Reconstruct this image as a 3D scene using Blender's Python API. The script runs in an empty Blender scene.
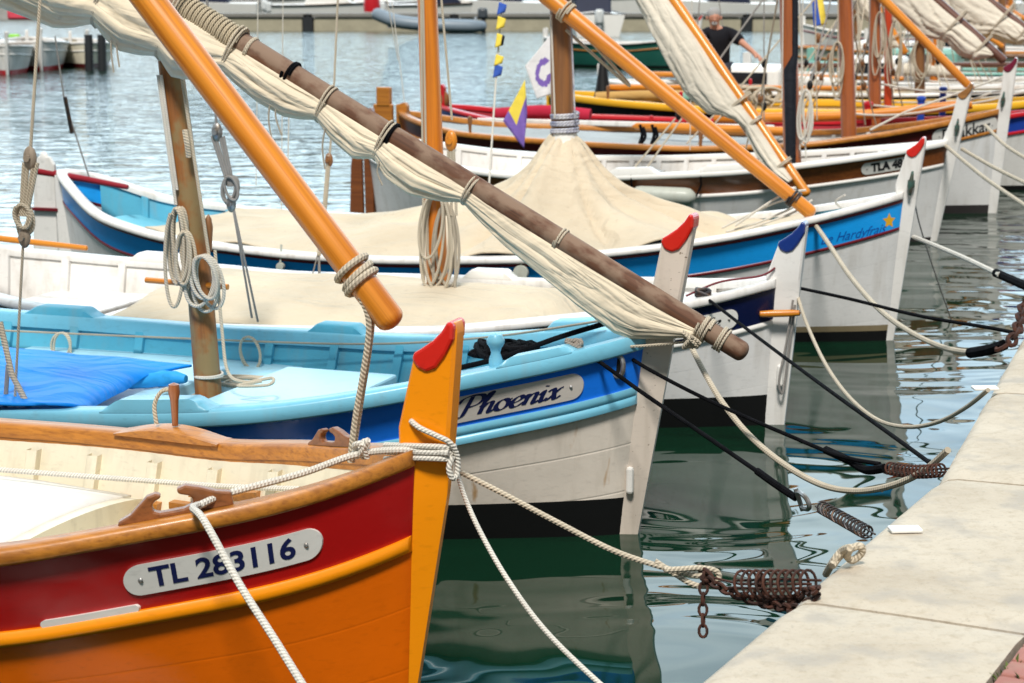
import bpy, bmesh, math, random
import numpy as np
from mathutils import Vector, Matrix, noise
random.seed(7)
sc = bpy.context.scene
col = sc.collection
R = math.radians

# ------------------------------------------------------------------ camera
FPX, EYE, HORIZON = 1960.0, 2.35, -15.0
PITCH = math.atan((341.5 - HORIZON) / FPX)
FW = Vector((0, math.cos(PITCH), -math.sin(PITCH)))
UP = Vector((0, math.sin(PITCH), math.cos(PITCH)))
RT = Vector((1, 0, 0))
EYEP = Vector((0, 0, EYE))
cam_d = bpy.data.cameras.new('camera'); cam = bpy.data.objects.new('camera', cam_d); col.objects.link(cam)
cam.location = EYEP; cam.rotation_euler = (math.pi/2 - PITCH, 0, 0)
cam_d.sensor_width = 36; cam_d.lens = FPX * 36 / 1024
cam_d.clip_start = 0.1; cam_d.clip_end = 3000
cam_d.dof.use_dof = True; cam_d.dof.focus_distance = 6.9; cam_d.dof.aperture_fstop = 6.3
sc.camera = cam

def ray(px, py): return FW * FPX + RT * (px - 512) - UP * (py - 341.5)
def PX(px, py, k):
    """the point at forward distance k metres seen in the given direction"""
    return EYEP + ray(px, py) * (k / FPX)
def ground(px, py, z=0.0):
    d = ray(px, py); return EYEP + d * ((z - EYE) / d.z)
def depth(P): return (Vector(P) - EYEP).dot(FW)

# ------------------------------------------------------------------ materials
def nt(name):
    m = bpy.data.materials.new(name); m.use_nodes = True
    n = m.node_tree; b = n.nodes['Principled BSDF']
    return m, n, b
def N(n, t, **k):
    x = n.nodes.new(t)
    for a, v in k.items():
        if a in x.inputs: x.inputs[a].default_value = v
        else: setattr(x, a, v)
    return x
def ramp(n, fac, stops):
    r = n.nodes.new('ShaderNodeValToRGB'); e = r.color_ramp.elements
    while len(e) < len(stops): e.new(0.5)
    for i, (p, c) in enumerate(stops):
        e[i].position = p; e[i].color = (*c, 1) if len(c) == 3 else c
    n.links.new(fac, r.inputs[0]); return r.outputs[0]
def mix(n, f, a, b, mode='MIX'):
    x = n.nodes.new('ShaderNodeMix'); x.data_type = 'RGBA'; x.blend_type = mode
    for sock, v in ((0, f), (6, a), (7, b)):
        if isinstance(v, (int, float)): x.inputs[sock].default_value = v
        elif isinstance(v, tuple): x.inputs[sock].default_value = (*v, 1) if len(v) == 3 else v
        else: n.links.new(v, x.inputs[sock])
    return x.outputs[2]
def coords(n, kind='Object', scale=(1, 1, 1)):
    t = n.nodes.new('ShaderNodeTexCoord'); mp = n.nodes.new('ShaderNodeMapping')
    mp.inputs['Scale'].default_value = scale
    n.links.new(t.outputs[kind], mp.inputs[0]); return mp.outputs[0]
def bump(n, b, h, strength=.3, dist=.01, prev=None):
    x = N(n, 'ShaderNodeBump', Strength=strength, Distance=dist); n.links.new(h, x.inputs['Height'])
    if prev is not None: n.links.new(prev, x.inputs['Normal'])
    n.links.new(x.outputs[0], b.inputs['Normal']); return x.outputs[0]
def noise_t(n, vec, scale, detail=4, rough=.55):
    x = N(n, 'ShaderNodeTexNoise', Scale=scale, Detail=detail, Roughness=rough); n.links.new(vec, x.inputs['Vector']); return x.outputs[0]
def mulc(c, k): return tuple(min(1, v * k) for v in c)
CACHE = {}
def paint(name, c, rough=.32, wear=.25, chip=None, planks=0, stain=None, coat=.15, dirty=0, seam_k=.55):
    if name in CACHE: return CACHE[name]
    m, n, b = nt(name)
    v = coords(n, 'Object')
    f = noise_t(n, v, 2.3, 6)
    base = mix(n, ramp(n, f, [(.3, (0, 0, 0)), (.7, (1, 1, 1))]), mulc(c, 1 - wear*.55), mulc(c, 1 + wear*.2))
    f2 = noise_t(n, coords(n, 'Object', (14, 14, 40)), 1.6, 5)
    base = mix(n, ramp(n, f2, [(.56, (0, 0, 0)), (.75, (.35, .35, .35))]), base, mulc(c, .62))
    if dirty:   # grey brown grime in streaks running down
        f3 = noise_t(n, coords(n, 'Object', (9, 9, 1.2)), 1.5, 5)
        base = mix(n, ramp(n, f3, [(.5, (0, 0, 0)), (.72, (dirty, dirty, dirty))]), base, (.30, .25, .18))
    if stain:   # rust runs
        f4 = noise_t(n, coords(n, 'Object', (7, 7, 1.4)), 2.1, 3)
        base = mix(n, ramp(n, f4, [(.69, (0, 0, 0)), (.78, (.8, .8, .8))]), base, stain)
    if chip:
        f5 = noise_t(n, v, 38, 4, .7)
        base = mix(n, ramp(n, f5, [(.66, (0, 0, 0)), (.68, (1, 1, 1))]), base, chip)
    h = noise_t(n, v, 9, 5)
    if planks:
        uv = coords(n, 'UV')
        sep = n.nodes.new('ShaderNodeSeparateXYZ'); n.links.new(uv, sep.inputs[0])
        mu = N(n, 'ShaderNodeMath', operation='MULTIPLY'); mu.inputs[1].default_value = planks; n.links.new(sep.outputs[1], mu.inputs[0])
        fr = N(n, 'ShaderNodeMath', operation='FRACT'); n.links.new(mu.outputs[0], fr.inputs[0])
        seam = ramp(n, fr.outputs[0], [(0, (0, 0, 0)), (.03, (1, 1, 1)), (.97, (1, 1, 1)), (1, (0, 0, 0))])
        brk = ramp(n, noise_t(n, v, 3, 3), [(.38, (0, 0, 0)), (.60, (seam_k,)*3)])
        inv = N(n, 'ShaderNodeInvert'); n.links.new(seam, inv.inputs['Color'])
        base = mix(n, mix(n, 1.0, inv.outputs[0], brk, 'MULTIPLY'), base, mulc(c, .45))
        nb = bump(n, b, seam, .6*seam_k, .004)
        bump(n, b, h, .12, .02, nb)
    else:
        bump(n, b, h, .12, .015)
    n.links.new(base, b.inputs['Base Color'])
    b.inputs['Roughness'].default_value = rough; b.inputs['Coat Weight'].default_value = coat*.5; b.inputs['Coat Roughness'].default_value = .15; b.inputs['Specular IOR Level'].default_value = .35
    CACHE[name] = m; return m
def wood(name, c1, c2, uv=True, rough=.3, coat=.5, grain=1.0, patch=None):
    """timber: grain stretched along the length (UV: around, along)"""
    if name in CACHE: return CACHE[name]
    m, n, b = nt(name)
    v = coords(n, 'UV', (6*grain, .42, 1)) if uv else coords(n, 'Object', (.55, 30*grain, 30*grain))
    f = noise_t(n, v, 3.2, 7, .6)
    base = ramp(n, f, [(.25, c2), (.48, c1), (.62, mulc(c1, 1.15)), (.8, mulc(c2, 1.2))])
    v2 = coords(n, 'UV', (2.2, .35, 1)) if uv else coords(n, 'Object', (.35, 9, 9))
    f2 = noise_t(n, v2, 2.4, 3)
    base = mix(n, ramp(n, f2, [(.42, (0, 0, 0)), (.7, (.6, .6, .6))]), base, c2)
    if patch:
        f3 = noise_t(n, coords(n, 'UV', (1.3, 2.2, 1)), 2.2, 5)
        base = mix(n, ramp(n, f3, [(.44, (0, 0, 0)), (.56, (.9, .9, .9))]), base, patch)
    n.links.new(base, b.inputs['Base Color'])
    bump(n, b, f, .25, .004)
    b.inputs['Roughness'].default_value = rough; b.inputs['Coat Weight'].default_value = coat; b.inputs['Coat Roughness'].default_value = .12
    CACHE[name] = m; return m
def rope_m(name, c, c2=None, freq=55, rough=.9):
    if name in CACHE: return CACHE[name]
    m, n, b = nt(name)
    w = N(n, 'ShaderNodeTexWave', Scale=1.0, Distortion=.6, Detail=1.5); w.wave_type = 'BANDS'; w.bands_direction = 'DIAGONAL'
    n.links.new(coords(n, 'UV', (1.6, freq, 1)), w.inputs['Vector'])
    f = noise_t(n, coords(n, 'Object'), 11, 4)
    base = mix(n, ramp(n, w.outputs[1], [(.05, (0, 0, 0)), (.45, (1, 1, 1))]), mulc(c, .58), c)
    base = mix(n, ramp(n, f, [(.4, (0, 0, 0)), (.7, (.7, .7, .7))]), base, c2 or mulc(c, .72))
    n.links.new(base, b.inputs['Base Color']); bump(n, b, w.outputs[1], .5, .005)
    b.inputs['Roughness'].default_value = rough; b.inputs['Specular IOR Level'].default_value = .25 if c[0] > .01 else .04
    CACHE[name] = m; return m
def canvas(name, c, rough=.85, crease=.5, roll=0, ridge=0):
    if name in CACHE: return CACHE[name]
    m, n, b = nt(name)
    v = coords(n, 'Object')
    f = noise_t(n, v, 1.7, 6)
    base = mix(n, ramp(n, f, [(.35, (0, 0, 0)), (.68, (1, 1, 1))]), mulc(c, .86), mulc(c, 1.06))
    sp = noise_t(n, v, 26, 3)
    base = mix(n, ramp(n, sp, [(.63, (0, 0, 0)), (.74, (.35, .35, .35))]), base, mulc(c, .6))
    n.links.new(base, b.inputs['Base Color'])
    h = N(n, 'ShaderNodeTexNoise', Scale=4, Detail=3, Distortion=.8); n.links.new(coords(n, 'Object', (1, 1.6, 1.6)), h.inputs['Vector'])
    nb = bump(n, b, h.outputs[0], crease, .03)
    wv = noise_t(n, v, 320, 1); nb = bump(n, b, wv, .15, .002, nb)
    if ridge:   # crisp folds in stretched cloth
        cr = N(n, 'ShaderNodeTexNoise', Scale=1.5, Detail=3, Distortion=.7, Roughness=.45); n.links.new(coords(n, 'Object', (.8, 1.3, 1.3)), cr.inputs['Vector'])
        rg = ramp(n, cr.outputs[0], [(.36, (.25, .25, .25)), (.43, (1, 1, 1)), (.50, (.15, .15, .15)), (.545, (.9, .9, .9)), (.62, (.3, .3, .3))])
        nb = bump(n, b, rg, ridge, .05, nb)
    if roll:   # hard creases running along a rolled sail
        cr = N(n, 'ShaderNodeTexNoise', Scale=2.6, Detail=3, Distortion=.6, Roughness=.5); n.links.new(coords(n, 'UV', (2.6, .5, 1)), cr.inputs['Vector'])
        rg = ramp(n, cr.outputs[0], [(.30, (1, 1, 1)), (.44, (.55, .55, .55)), (.5, (0, 0, 0)), (.56, (.6, .6, .6)), (.7, (1, 1, 1))])
        bump(n, b, rg, roll, .030, nb)
    b.inputs['Roughness'].default_value = rough
    b.inputs['Specular IOR Level'].default_value = .2
    CACHE[name] = m; return m
def metal(name, c, rough=.4, rust=None, met=1.0):
    if name in CACHE: return CACHE[name]
    m, n, b = nt(name)
    f = noise_t(n, coords(n, 'Object'), 24, 5)
    base = mix(n, ramp(n, f, [(.42, (0, 0, 0)), (.62, (1, 1, 1))]), c, rust or mulc(c, .6))
    n.links.new(base, b.inputs['Base Color']); bump(n, b, f, .3, .003)
    b.inputs['Metallic'].default_value = met; b.inputs['Roughness'].default_value = rough
    CACHE[name] = m; return m
def plain(name, c, rough=.5): return paint(name, c, rough, .15, coat=0)

# ------------------------------------------------------------------ mesh collector
class MB:
    def __init__(s): s.v = []; s.f = []; s.uv = []; s.mi = []
    def face(s, ids, uv=None, mi=0):
        s.f.append(tuple(ids)); s.uv.append(uv or [(0, 0)] * len(ids)); s.mi.append(mi)
    def grid(s, rows, uvs=None, close=False, mi=0, flip=False):
        """rows of points joined into quads"""
        o = len(s.v); nr, nc = len(rows), len(rows[0])
        for r in rows: s.v += [tuple(p) for p in r]
        for i in range(nr - 1):
            for j in range(nc if close else nc - 1):
                j2 = (j + 1) % nc
                q = [o+i*nc+j, o+i*nc+j2, o+(i+1)*nc+j2, o+(i+1)*nc+j]
                if uvs: u = [uvs(i, j), uvs(i, j + 1), uvs(i + 1, j + 1), uvs(i + 1, j)]
                else: u = None
                if flip: q = q[::-1]; u = u[::-1] if u else None
                s.face(q, u, mi if isinstance(mi, int) else mi(i, j))
        return o
    def tube(s, pts, r, n=8, cap=True, mi=0):
        pts = [Vector(p) for p in pts]; k = len(pts)
        rad = [r] * k if isinstance(r, (int, float)) else list(r)
        T = [(pts[min(i+1, k-1)] - pts[max(i-1, 0)]).normalized() for i in range(k)]
        a = T[0].orthogonal().normalized(); rows = []; L = [0.0]
        for i in range(k):
            a = (a - T[i] * a.dot(T[i]))
            a = a.normalized() if a.length > 1e-6 else T[i].orthogonal().normalized()
            bb = T[i].cross(a)
            rows.append([pts[i] + (a * math.cos(2*math.pi*j/n) + bb * math.sin(2*math.pi*j/n)) * rad[i] for j in range(n)])
            if i: L.append(L[-1] + (pts[i] - pts[i-1]).length)
        o = s.grid(rows, lambda i, j: (j / n, L[i]), True, mi)
        if cap:
            s.face([o + j for j in range(n)][::-1], [(0, 0)] * n, mi); s.face([o + (k-1)*n + j for j in range(n)], [(0, 0)] * n, mi)
        return s
    def box(s, c, d, rot=None, mi=0):
        c = Vector(c); M = rot or Matrix.Identity(3)
        o = len(s.v)
        for x in (-1, 1):
            for y in (-1, 1):
                for z in (-1, 1): s.v.append(tuple(c + M @ Vector((x*d[0]/2, y*d[1]/2, z*d[2]/2))))
        for q in ((0, 1, 3, 2), (4, 6, 7, 5), (0, 4, 5, 1), (2, 3, 7, 6), (0, 2, 6, 4), (1, 5, 7, 3)):
            s.face([o + i for i in q], [(0, 0), (0, d[2]), (d[0], d[2]), (d[0], 0)], mi)
        return s
    def prism(s, prof, A, Bv, N_, h, mi=0):
        """outline prof (a,b) in the plane A,B about the origin O=prof[0] offset, thickness along N_; h: half thickness or list"""
        k = len(prof); hs = [h] * k if isinstance(h, (int, float)) else h; o = len(s.v)
        for sg in (-1, 1):
            for (a, b), hh in zip(prof, hs): s.v.append(tuple(Vector(A) * a + Vector(Bv) * b + Vector(N_) * (sg * hh)))
        s.face([o + i for i in range(k)], [tuple(p) for p in prof], mi); s.face([o + k + i for i in range(k)][::-1], [tuple(p) for p in prof][::-1], mi)
        for i in range(k):
            j = (i + 1) % k
            s.face([o + i, o + k + i, o + k + j, o + j], [(prof[i][0], prof[i][1]), (prof[i][0] + .05, prof[i][1]), (prof[j][0] + .05, prof[j][1]), prof[j]], mi)
        return s
    def lathe(s, prof, c=(0, 0, 0), ax=None, n=14, mi=0):
        """prof (r,h) turned about axis ax at c"""
        ax = Vector(ax or (0, 0, 1)).normalized(); a = ax.orthogonal().normalized(); b = ax.cross(a); c = Vector(c)
        rows = [[c + ax * h + (a * math.cos(2*math.pi*j/n) + b * math.sin(2*math.pi*j/n)) * max(r, 1e-4) for j in range(n)] for r, h in prof]
        s.grid(rows, lambda i, j: (j / n, prof[i][1]), True, mi); return s
    def ball(s, c, r, n=12, m=8, sq=(1, 1, 1), mi=0):
        c = Vector(c)
        rows = [[c + Vector((math.sin(math.pi*i/m)*math.cos(2*math.pi*j/n)*r*sq[0], math.sin(math.pi*i/m)*math.sin(2*math.pi*j/n)*r*sq[1], math.cos(math.pi*i/m)*r*sq[2])) if 0 < i < m else c + Vector((1e-4*math.cos(2*math.pi*j/n), 1e-4*math.sin(2*math.pi*j/n), (r if i == 0 else -r)*sq[2])) for j in range(n)] for i in range(m+1)]
        s.grid(rows, lambda i, j: (j / n, i / m), True, mi); return s
    def build(s, name, mats, parent=None, smooth=True, bevel=0, fix=True, sub=0, angle=40):
        me = bpy.data.meshes.new(name); me.from_pydata(s.v, [], s.f)
        ul = me.uv_layers.new(name='UVMap').data; i = 0
        for p, u in zip(me.polygons, s.uv):
            for k in range(p.loop_total): ul[p.loop_start + k].uv = u[k]
        if not isinstance(mats, (list, tuple)): mats = [mats]
        for m in mats: me.materials.append(m)
        me.polygons.foreach_set('material_index', s.mi)
        if fix:
            b = bmesh.new(); b.from_mesh(me); bmesh.ops.recalc_face_normals(b, faces=b.faces); b.to_mesh(me); b.free()
        me.polygons.foreach_set('use_smooth', [smooth] * len(me.polygons))
        if smooth: me.set_sharp_from_angle(angle=R(angle))
        me.update()
        o = bpy.data.objects.new(name, me); col.objects.link(o)
        if parent: o.parent = parent
        if bevel:
            bv = o.modifiers.new('bevel', 'BEVEL'); bv.width = bevel; bv.segments = 2; bv.limit_method = 'ANGLE'; bv.angle_limit = R(35)
            bv.harden_normals = False
        if sub:
            sb = o.modifiers.new('sub', 'SUBSURF'); sb.levels = sub; sb.render_levels = sub
        return o
def tag(o, label, cat, group=None, kind=None):
    if label: o['label'] = label
    if cat: o['category'] = cat
    if group: o['group'] = group
    if kind: o['kind'] = kind
    return o
def empty(name, loc=(0, 0, 0), rz=0):
    o = bpy.data.objects.new(name, None); col.objects.link(o); o.location = loc; o.rotation_euler = (0, 0, rz); o.empty_display_size = .1; return o
def spline(pts, n=10, closed=False):
    """Catmull-Rom through the points"""
    P = [Vector(p) for p in pts]; out = []; k = len(P)
    for i in range(k if closed else k - 1):
        if closed: a, b, c, d = P[i-1], P[i], P[(i+1) % k], P[(i+2) % k]
        else: a, b, c, d = P[max(i-1, 0)], P[i], P[i+1], P[min(i+2, k-1)]
        for j in range(n):
            t = j / n
            out.append(.5 * ((2*b) + (c - a)*t + (2*a - 5*b + 4*c - d)*t*t + (3*b - a - 3*c + d)*t**3))
    if not closed: out.append(P[-1])
    return out
def rope_obj(name, pts, r, m, parent=None, n=10, seg=8, sm=True):
    return MB().tube(spline(pts, n) if sm else pts, r, seg).build(name, m, parent)
def _sag(a, b, d, n=14):
    a, b = Vector(a), Vector(b)
    return [a.lerp(b, i/n) - Vector((0, 0, d * 4 * (i/n) * (1 - i/n))) for i in range(n+1)]
def pxrope(pts, k0, k1, far=None):
    """a hanging line through seen directions, its distance running evenly from k0 to k1"""
    L = [0.0]
    for i in range(1, len(pts)): L.append(L[-1] + math.dist(pts[i], pts[i-1]))
    return [PX(x, y, k0 + (k1 - k0) * l / L[-1]) for (x, y), l in zip(pts, L)]
def coil_pts(c, up, side, out, w, h, turns, seed, n=14, jit=.16):
    """a hank of rope: long loops hanging from c"""
    rng = random.Random(seed); c, up, side, out = Vector(c), Vector(up), Vector(side), Vector(out); P = []
    for k in range(turns):
        ww = w * rng.uniform(1-jit, 1+jit); hh = h * rng.uniform(1-jit*1.6, 1+jit); o = (k - turns/2) * .012 + rng.uniform(-.006, .006); dx = rng.uniform(-.4, .4) * w
        for i in range(n):
            a = 2*math.pi*i/n
            P.append(c + side * (ww/2*math.sin(a) + dx*(.5 - .5*math.cos(a))) - up * (hh * (.5 - .5*math.cos(a))) + out * (o + .012*i/n))
    return P
# ------------------------------------------------------------------ palette
WHITE = paint('white_paint', (.76, .74, .71), .35, .14, dirty=.35)
WHITE_HULL = paint('white_hull', (.77, .76, .75), .38, .16, planks=6, dirty=.26, seam_k=.16)
OLD_WHITE = paint('old_white_hull', (.80, .72, .63), .45, .2, planks=5, dirty=.28, stain=(.42, .22, .06))
OLD_POST = paint('old_white_post', (.66, .58, .50), .45, .2, dirty=.35, chip=(.25, .2, .15))
CLEAN_WHITE = paint('clean_white', (.82, .80, .76), .35, .06)
CREAM = paint('cream_paint', (.74, .68, .53), .4, .15, dirty=.25)
ORANGE = paint('orange_paint', (.80, .145, .001), .35, .22, planks=6, coat=.2, seam_k=.22)
ORANGE_MID = paint('orange_foot', (.84, .25, .003), .32, .12, coat=.2)
YELLOW_ORANGE = paint('yellow_orange_paint', (.87, .275, .003), .3, .12, coat=.3)
RED_BAND = paint('red_band', (.36, .006, .006), .28, .2, coat=.3)
RED_TIP = paint('red_tip', (.60, .018, .010), .22, .1, coat=.5)
LBLUE = paint('light_blue_paint', (.17, .48, .64), .34, .2, coat=.2, dirty=.15)
LBLUE_TOPLIT = paint('light_blue_toplit', (.40, .68, .80), .4, .18, dirty=.2)  # light blue made paler for decks, light from above put into the colour
TURQ = paint('turquoise_paint', (.09, .40, .56), .42, .22, dirty=.2)
ROYAL = paint('royal_blue_paint', (.010, .19, .85), .3, .18, coat=.3)
SKYBLUE = paint('sky_blue_paint', (.010, .36, .92), .35, .16)
NAVY = paint('navy_paint', (.004, .008, .045), .25, .2, coat=.4)
MAROON = paint('maroon_paint', (.14, .008, .014), .3, .2)
DMAROON = paint('dark_maroon_paint', (.09, .012, .012), .3, .2)
BLACK = paint('black_boot', (.004, .004, .0045), .55, .3, coat=0)
BOOTBLUE = paint('weedy_boot', (.035, .03, .03), .6, .4)
ALGAE = paint('algae_line', (.24, .19, .11), .7, .4)
GREENP = paint('green_paint', (.02, .13, .10), .35, .2)
YELLOWP = paint('yellow_paint', (.80, .42, .02), .35, .15)
REDP = paint('bright_red_paint', (.50, .012, .02), .3, .15)
BLUEP = paint('blue_paint', (.015, .06, .38), .35, .2)
GREYP = paint('grey_paint', (.36, .38, .40), .5, .2)
VARN = wood('varnished_rail', (.46, .175, .022), (.24, .075, .010), uv=False, grain=.8, rough=.42, coat=.12)
VARN_DARK = wood('dark_varnish', (.24, .085, .025), (.12, .04, .012), uv=False, grain=.8, rough=.4, coat=.15)
VARN_BAND = wood('varnished_band', (.20, .06, .014), (.10, .025, .007), uv=False)
VARN_UV = wood('varnished_spar', (.66, .235, .018), (.38, .095, .007), rough=.34, coat=.15)
ORANGE_MAST = wood('orange_mast', (.62, .19, .012), (.40, .10, .008), rough=.35, coat=.2)
BROWN_MAST = wood('brown_mast', (.24, .10, .03), (.10, .04, .015), rough=.5, coat=.2)
RED_MAST = wood('red_mast', (.36, .10, .025), (.2, .05, .015), rough=.35)
GREY_YARD = wood('weathered_yard', (.135, .055, .026), (.05, .022, .012), rough=.75, coat=0, patch=(.23, .15, .10))
PEEL_MAST = wood('peeling_mast', (.29, .105, .020), (.13, .045, .012), rough=.65, coat=.05, patch=(.23, .165, .07))
FLOORW = wood('floor_boards', (.28, .2, .13), (.16, .1, .06), uv=False, rough=.7, coat=0)
ROPE = rope_m('natural_rope', (.60, .52, .40), freq=48)
ROPE_W = rope_m('white_rope', (.74, .70, .62), freq=55)
ROPE_T = rope_m('thin_rope', (.50, .44, .35), freq=120)
ROPE_G = rope_m('grey_line', (.34, .32, .30), freq=120)
ROPE_K = rope_m('black_rope', (.0045, .0045, .0055), (.011, .011, .013), freq=60, rough=.8)
ROPE_BW = rope_m('blue_white_rope', (.62, .62, .66), (.04, .06, .2), freq=26)
SAILC = canvas('sailcloth', (.74, .645, .49), .85, .6, roll=.34)
CANVAS = canvas('boat_canvas', (.60, .51, .38), .85, .6, ridge=.30)
TARP = canvas('blue_tarp', (.001, .25, .82), .55, .5, ridge=.30)
GREYC = canvas('grey_canvas', (.34, .36, .36), .7, .4, ridge=.3)
SAILW = canvas('worn_sailcloth', (.66, .60, .50), .85, .6, roll=.30)
RUST = metal('rusty_steel', (.075, .024, .012), .85, (.03, .013, .009), .15)
STEEL = metal('galvanised_steel', (.42, .42, .42), .45, (.22, .19, .16), .8)
BRONZE = metal('green_bronze', (.05, .12, .10), .6, (.08, .07, .05), .4)
DARKST = metal('dark_steel', (.045, .042, .045), .5, (.09, .05, .03), .7)
PLATE = paint('plate_white', (.68, .66, .62), .35, .06)
INK = plain('ink_navy', (.008, .012, .07), .4)
INKK = plain('ink_black', (.012, .012, .015), .5)
FENDER = paint('fender_vinyl', (.46, .48, .42), .45, .2, dirty=.3)

# ------------------------------------------------------------------ lettering
FONT_CACHE = {}
def font_mesh(body, size, shear=0, bold=0.0, wide=1.0):
    cu = bpy.data.curves.new('lettering', 'FONT'); cu.body = body; cu.size = size; cu.shear = shear; cu.offset = bold
    cu.align_x = 'CENTER'; cu.align_y = 'CENTER'; cu.resolution_u = 4
    o = bpy.data.objects.new('lettering', cu); col.objects.link(o)
    dg = bpy.context.evaluated_depsgraph_get(); dg.update()
    me = bpy.data.meshes.new_from_object(o.evaluated_get(dg))
    V = [(v.co.x*wide, v.co.y, 0) for v in me.vertices]; Fc = [tuple(p.vertices) for p in me.polygons]
    bpy.data.objects.remove(o); bpy.data.curves.remove(cu); bpy.data.meshes.remove(me)
    return V, Fc
def ell(cx, cy, rx, ry, a0=90, sweep=365): return [(cx + rx*math.cos(R(a0 + sweep*i/14)), cy + ry*math.sin(R(a0 + sweep*i/14))) for i in range(15)]
GLYPH = {  # pen strokes of a round hand: strokes, advance
 'P': ([[(.16, .84), (.13, .4), (.10, .08), (.03, 0), (-.08, .04)], [(-.14, .62), (-.06, .80), (.14, .88), (.40, .84), (.48, .68), (.40, .48), (.2, .40), (.12, .46)]], .50),
 'h': ([[(.0, .3), (.12, .62), (.17, .84), (.10, .86), (.06, .6), (.05, 0)], [(.05, .22), (.16, .42), (.27, .42), (.27, .2), (.27, .05), (.32, 0), (.40, .1)]], .40),
 'o': ([ell(.17, .22, .15, .22), [(.2, .44), (.3, .38), (.38, .42)]], .38),
 'e': ([[(-.02, .14), (.2, .24), (.28, .36), (.2, .45), (.08, .36), (.04, .16), (.12, .01), (.24, .03), (.36, .16)]], .35),
 'n': ([[(-.02, .3), (.05, .44), (.06, .3), (.05, 0)], [(.05, .22), (.16, .42), (.27, .42), (.27, .2), (.27, .05), (.32, 0), (.40, .1)]], .40),
 'i': ([[(-.02, .3), (.06, .45), (.06, .2), (.08, .02), (.14, .01), (.22, .12)], [(.07, .62), (.085, .66)]], .21),
 'x': ([[(-.02, .36), (.05, .45), (.12, .4), (.2, .05), (.27, 0), (.36, .1)], [(.34, .44), (.26, .40), (.06, .05), (-.02, 0)]], .38),
 'M': ([[(-.06, .04), (.03, .06), (.12, .5), (.16, .84), (.24, .4), (.29, .1), (.4, .5), (.52, .84), (.52, .4), (.53, .04), (.62, .06)]], .64),
 'a': ([ell(.16, .22, .14, .22, 60), [(.30, .44), (.29, .2), (.30, .03), (.36, .01), (.43, .12)]], .42),
 'r': ([[(-.02, .3), (.05, .48), (.10, .40), (.22, .42), (.19, .2), (.20, .02), (.26, .01), (.32, .12)]], .31),
 'g': ([ell(.16, .22, .14, .22, 60), [(.30, .44), (.29, .1), (.26, -.2), (.14, -.3), (.06, -.2), (.2, -.04), (.42, .1)]], .41),
 'u': ([[(-.02, .3), (.05, .45), (.05, .15), (.10, .0), (.2, .05), (.28, .2)], [(.29, .45), (.29, .1), (.34, 0), (.42, .12)]], .41),
 't': ([[(.0, .14), (.12, .45), (.14, .72), (.09, .4), (.08, .08), (.14, 0), (.24, .1)], [(.0, .47), (.22, .49)]], .24),
}
def script_mesh(word, h, slant=.36, pen=.074, wide=1.0):
    V, Fc = [], []; x = 0.0
    nib = Vector((math.cos(R(25)), math.sin(R(25))))
    for ch in word:
        st, adv = GLYPH[ch]
        for s in st:
            p = [q.xy for q in (spline([(a, b, 0) for a, b in s], 5))]
            o = len(V)
            for i, q in enumerate(p):
                d = (p[min(i+1, len(p)-1)] - p[max(i-1, 0)])
                d = d.normalized() if d.length > 1e-6 else Vector((0, 1))
                w = .020 + pen * .62 * abs(d.x*nib.y - d.y*nib.x)**1.4
                if len(s) == 2 and ch == 'i': w = .055
                nn = Vector((-d.y, d.x)) * w
                for sg in (-1, 1):
                    e = q + nn * sg; V.append(((x + e.x + e.y*slant), e.y))
            for i in range(len(p) - 1): Fc.append((o + 2*i, o + 2*i+1, o + 2*i+3, o + 2*i+2))
        x += adv
    xs = [v[0] for v in V]; c = (min(xs) + max(xs)) / 2
    return [((a - c) * h * wide, (b - .36) * h, 0) for a, b in V], Fc

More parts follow.
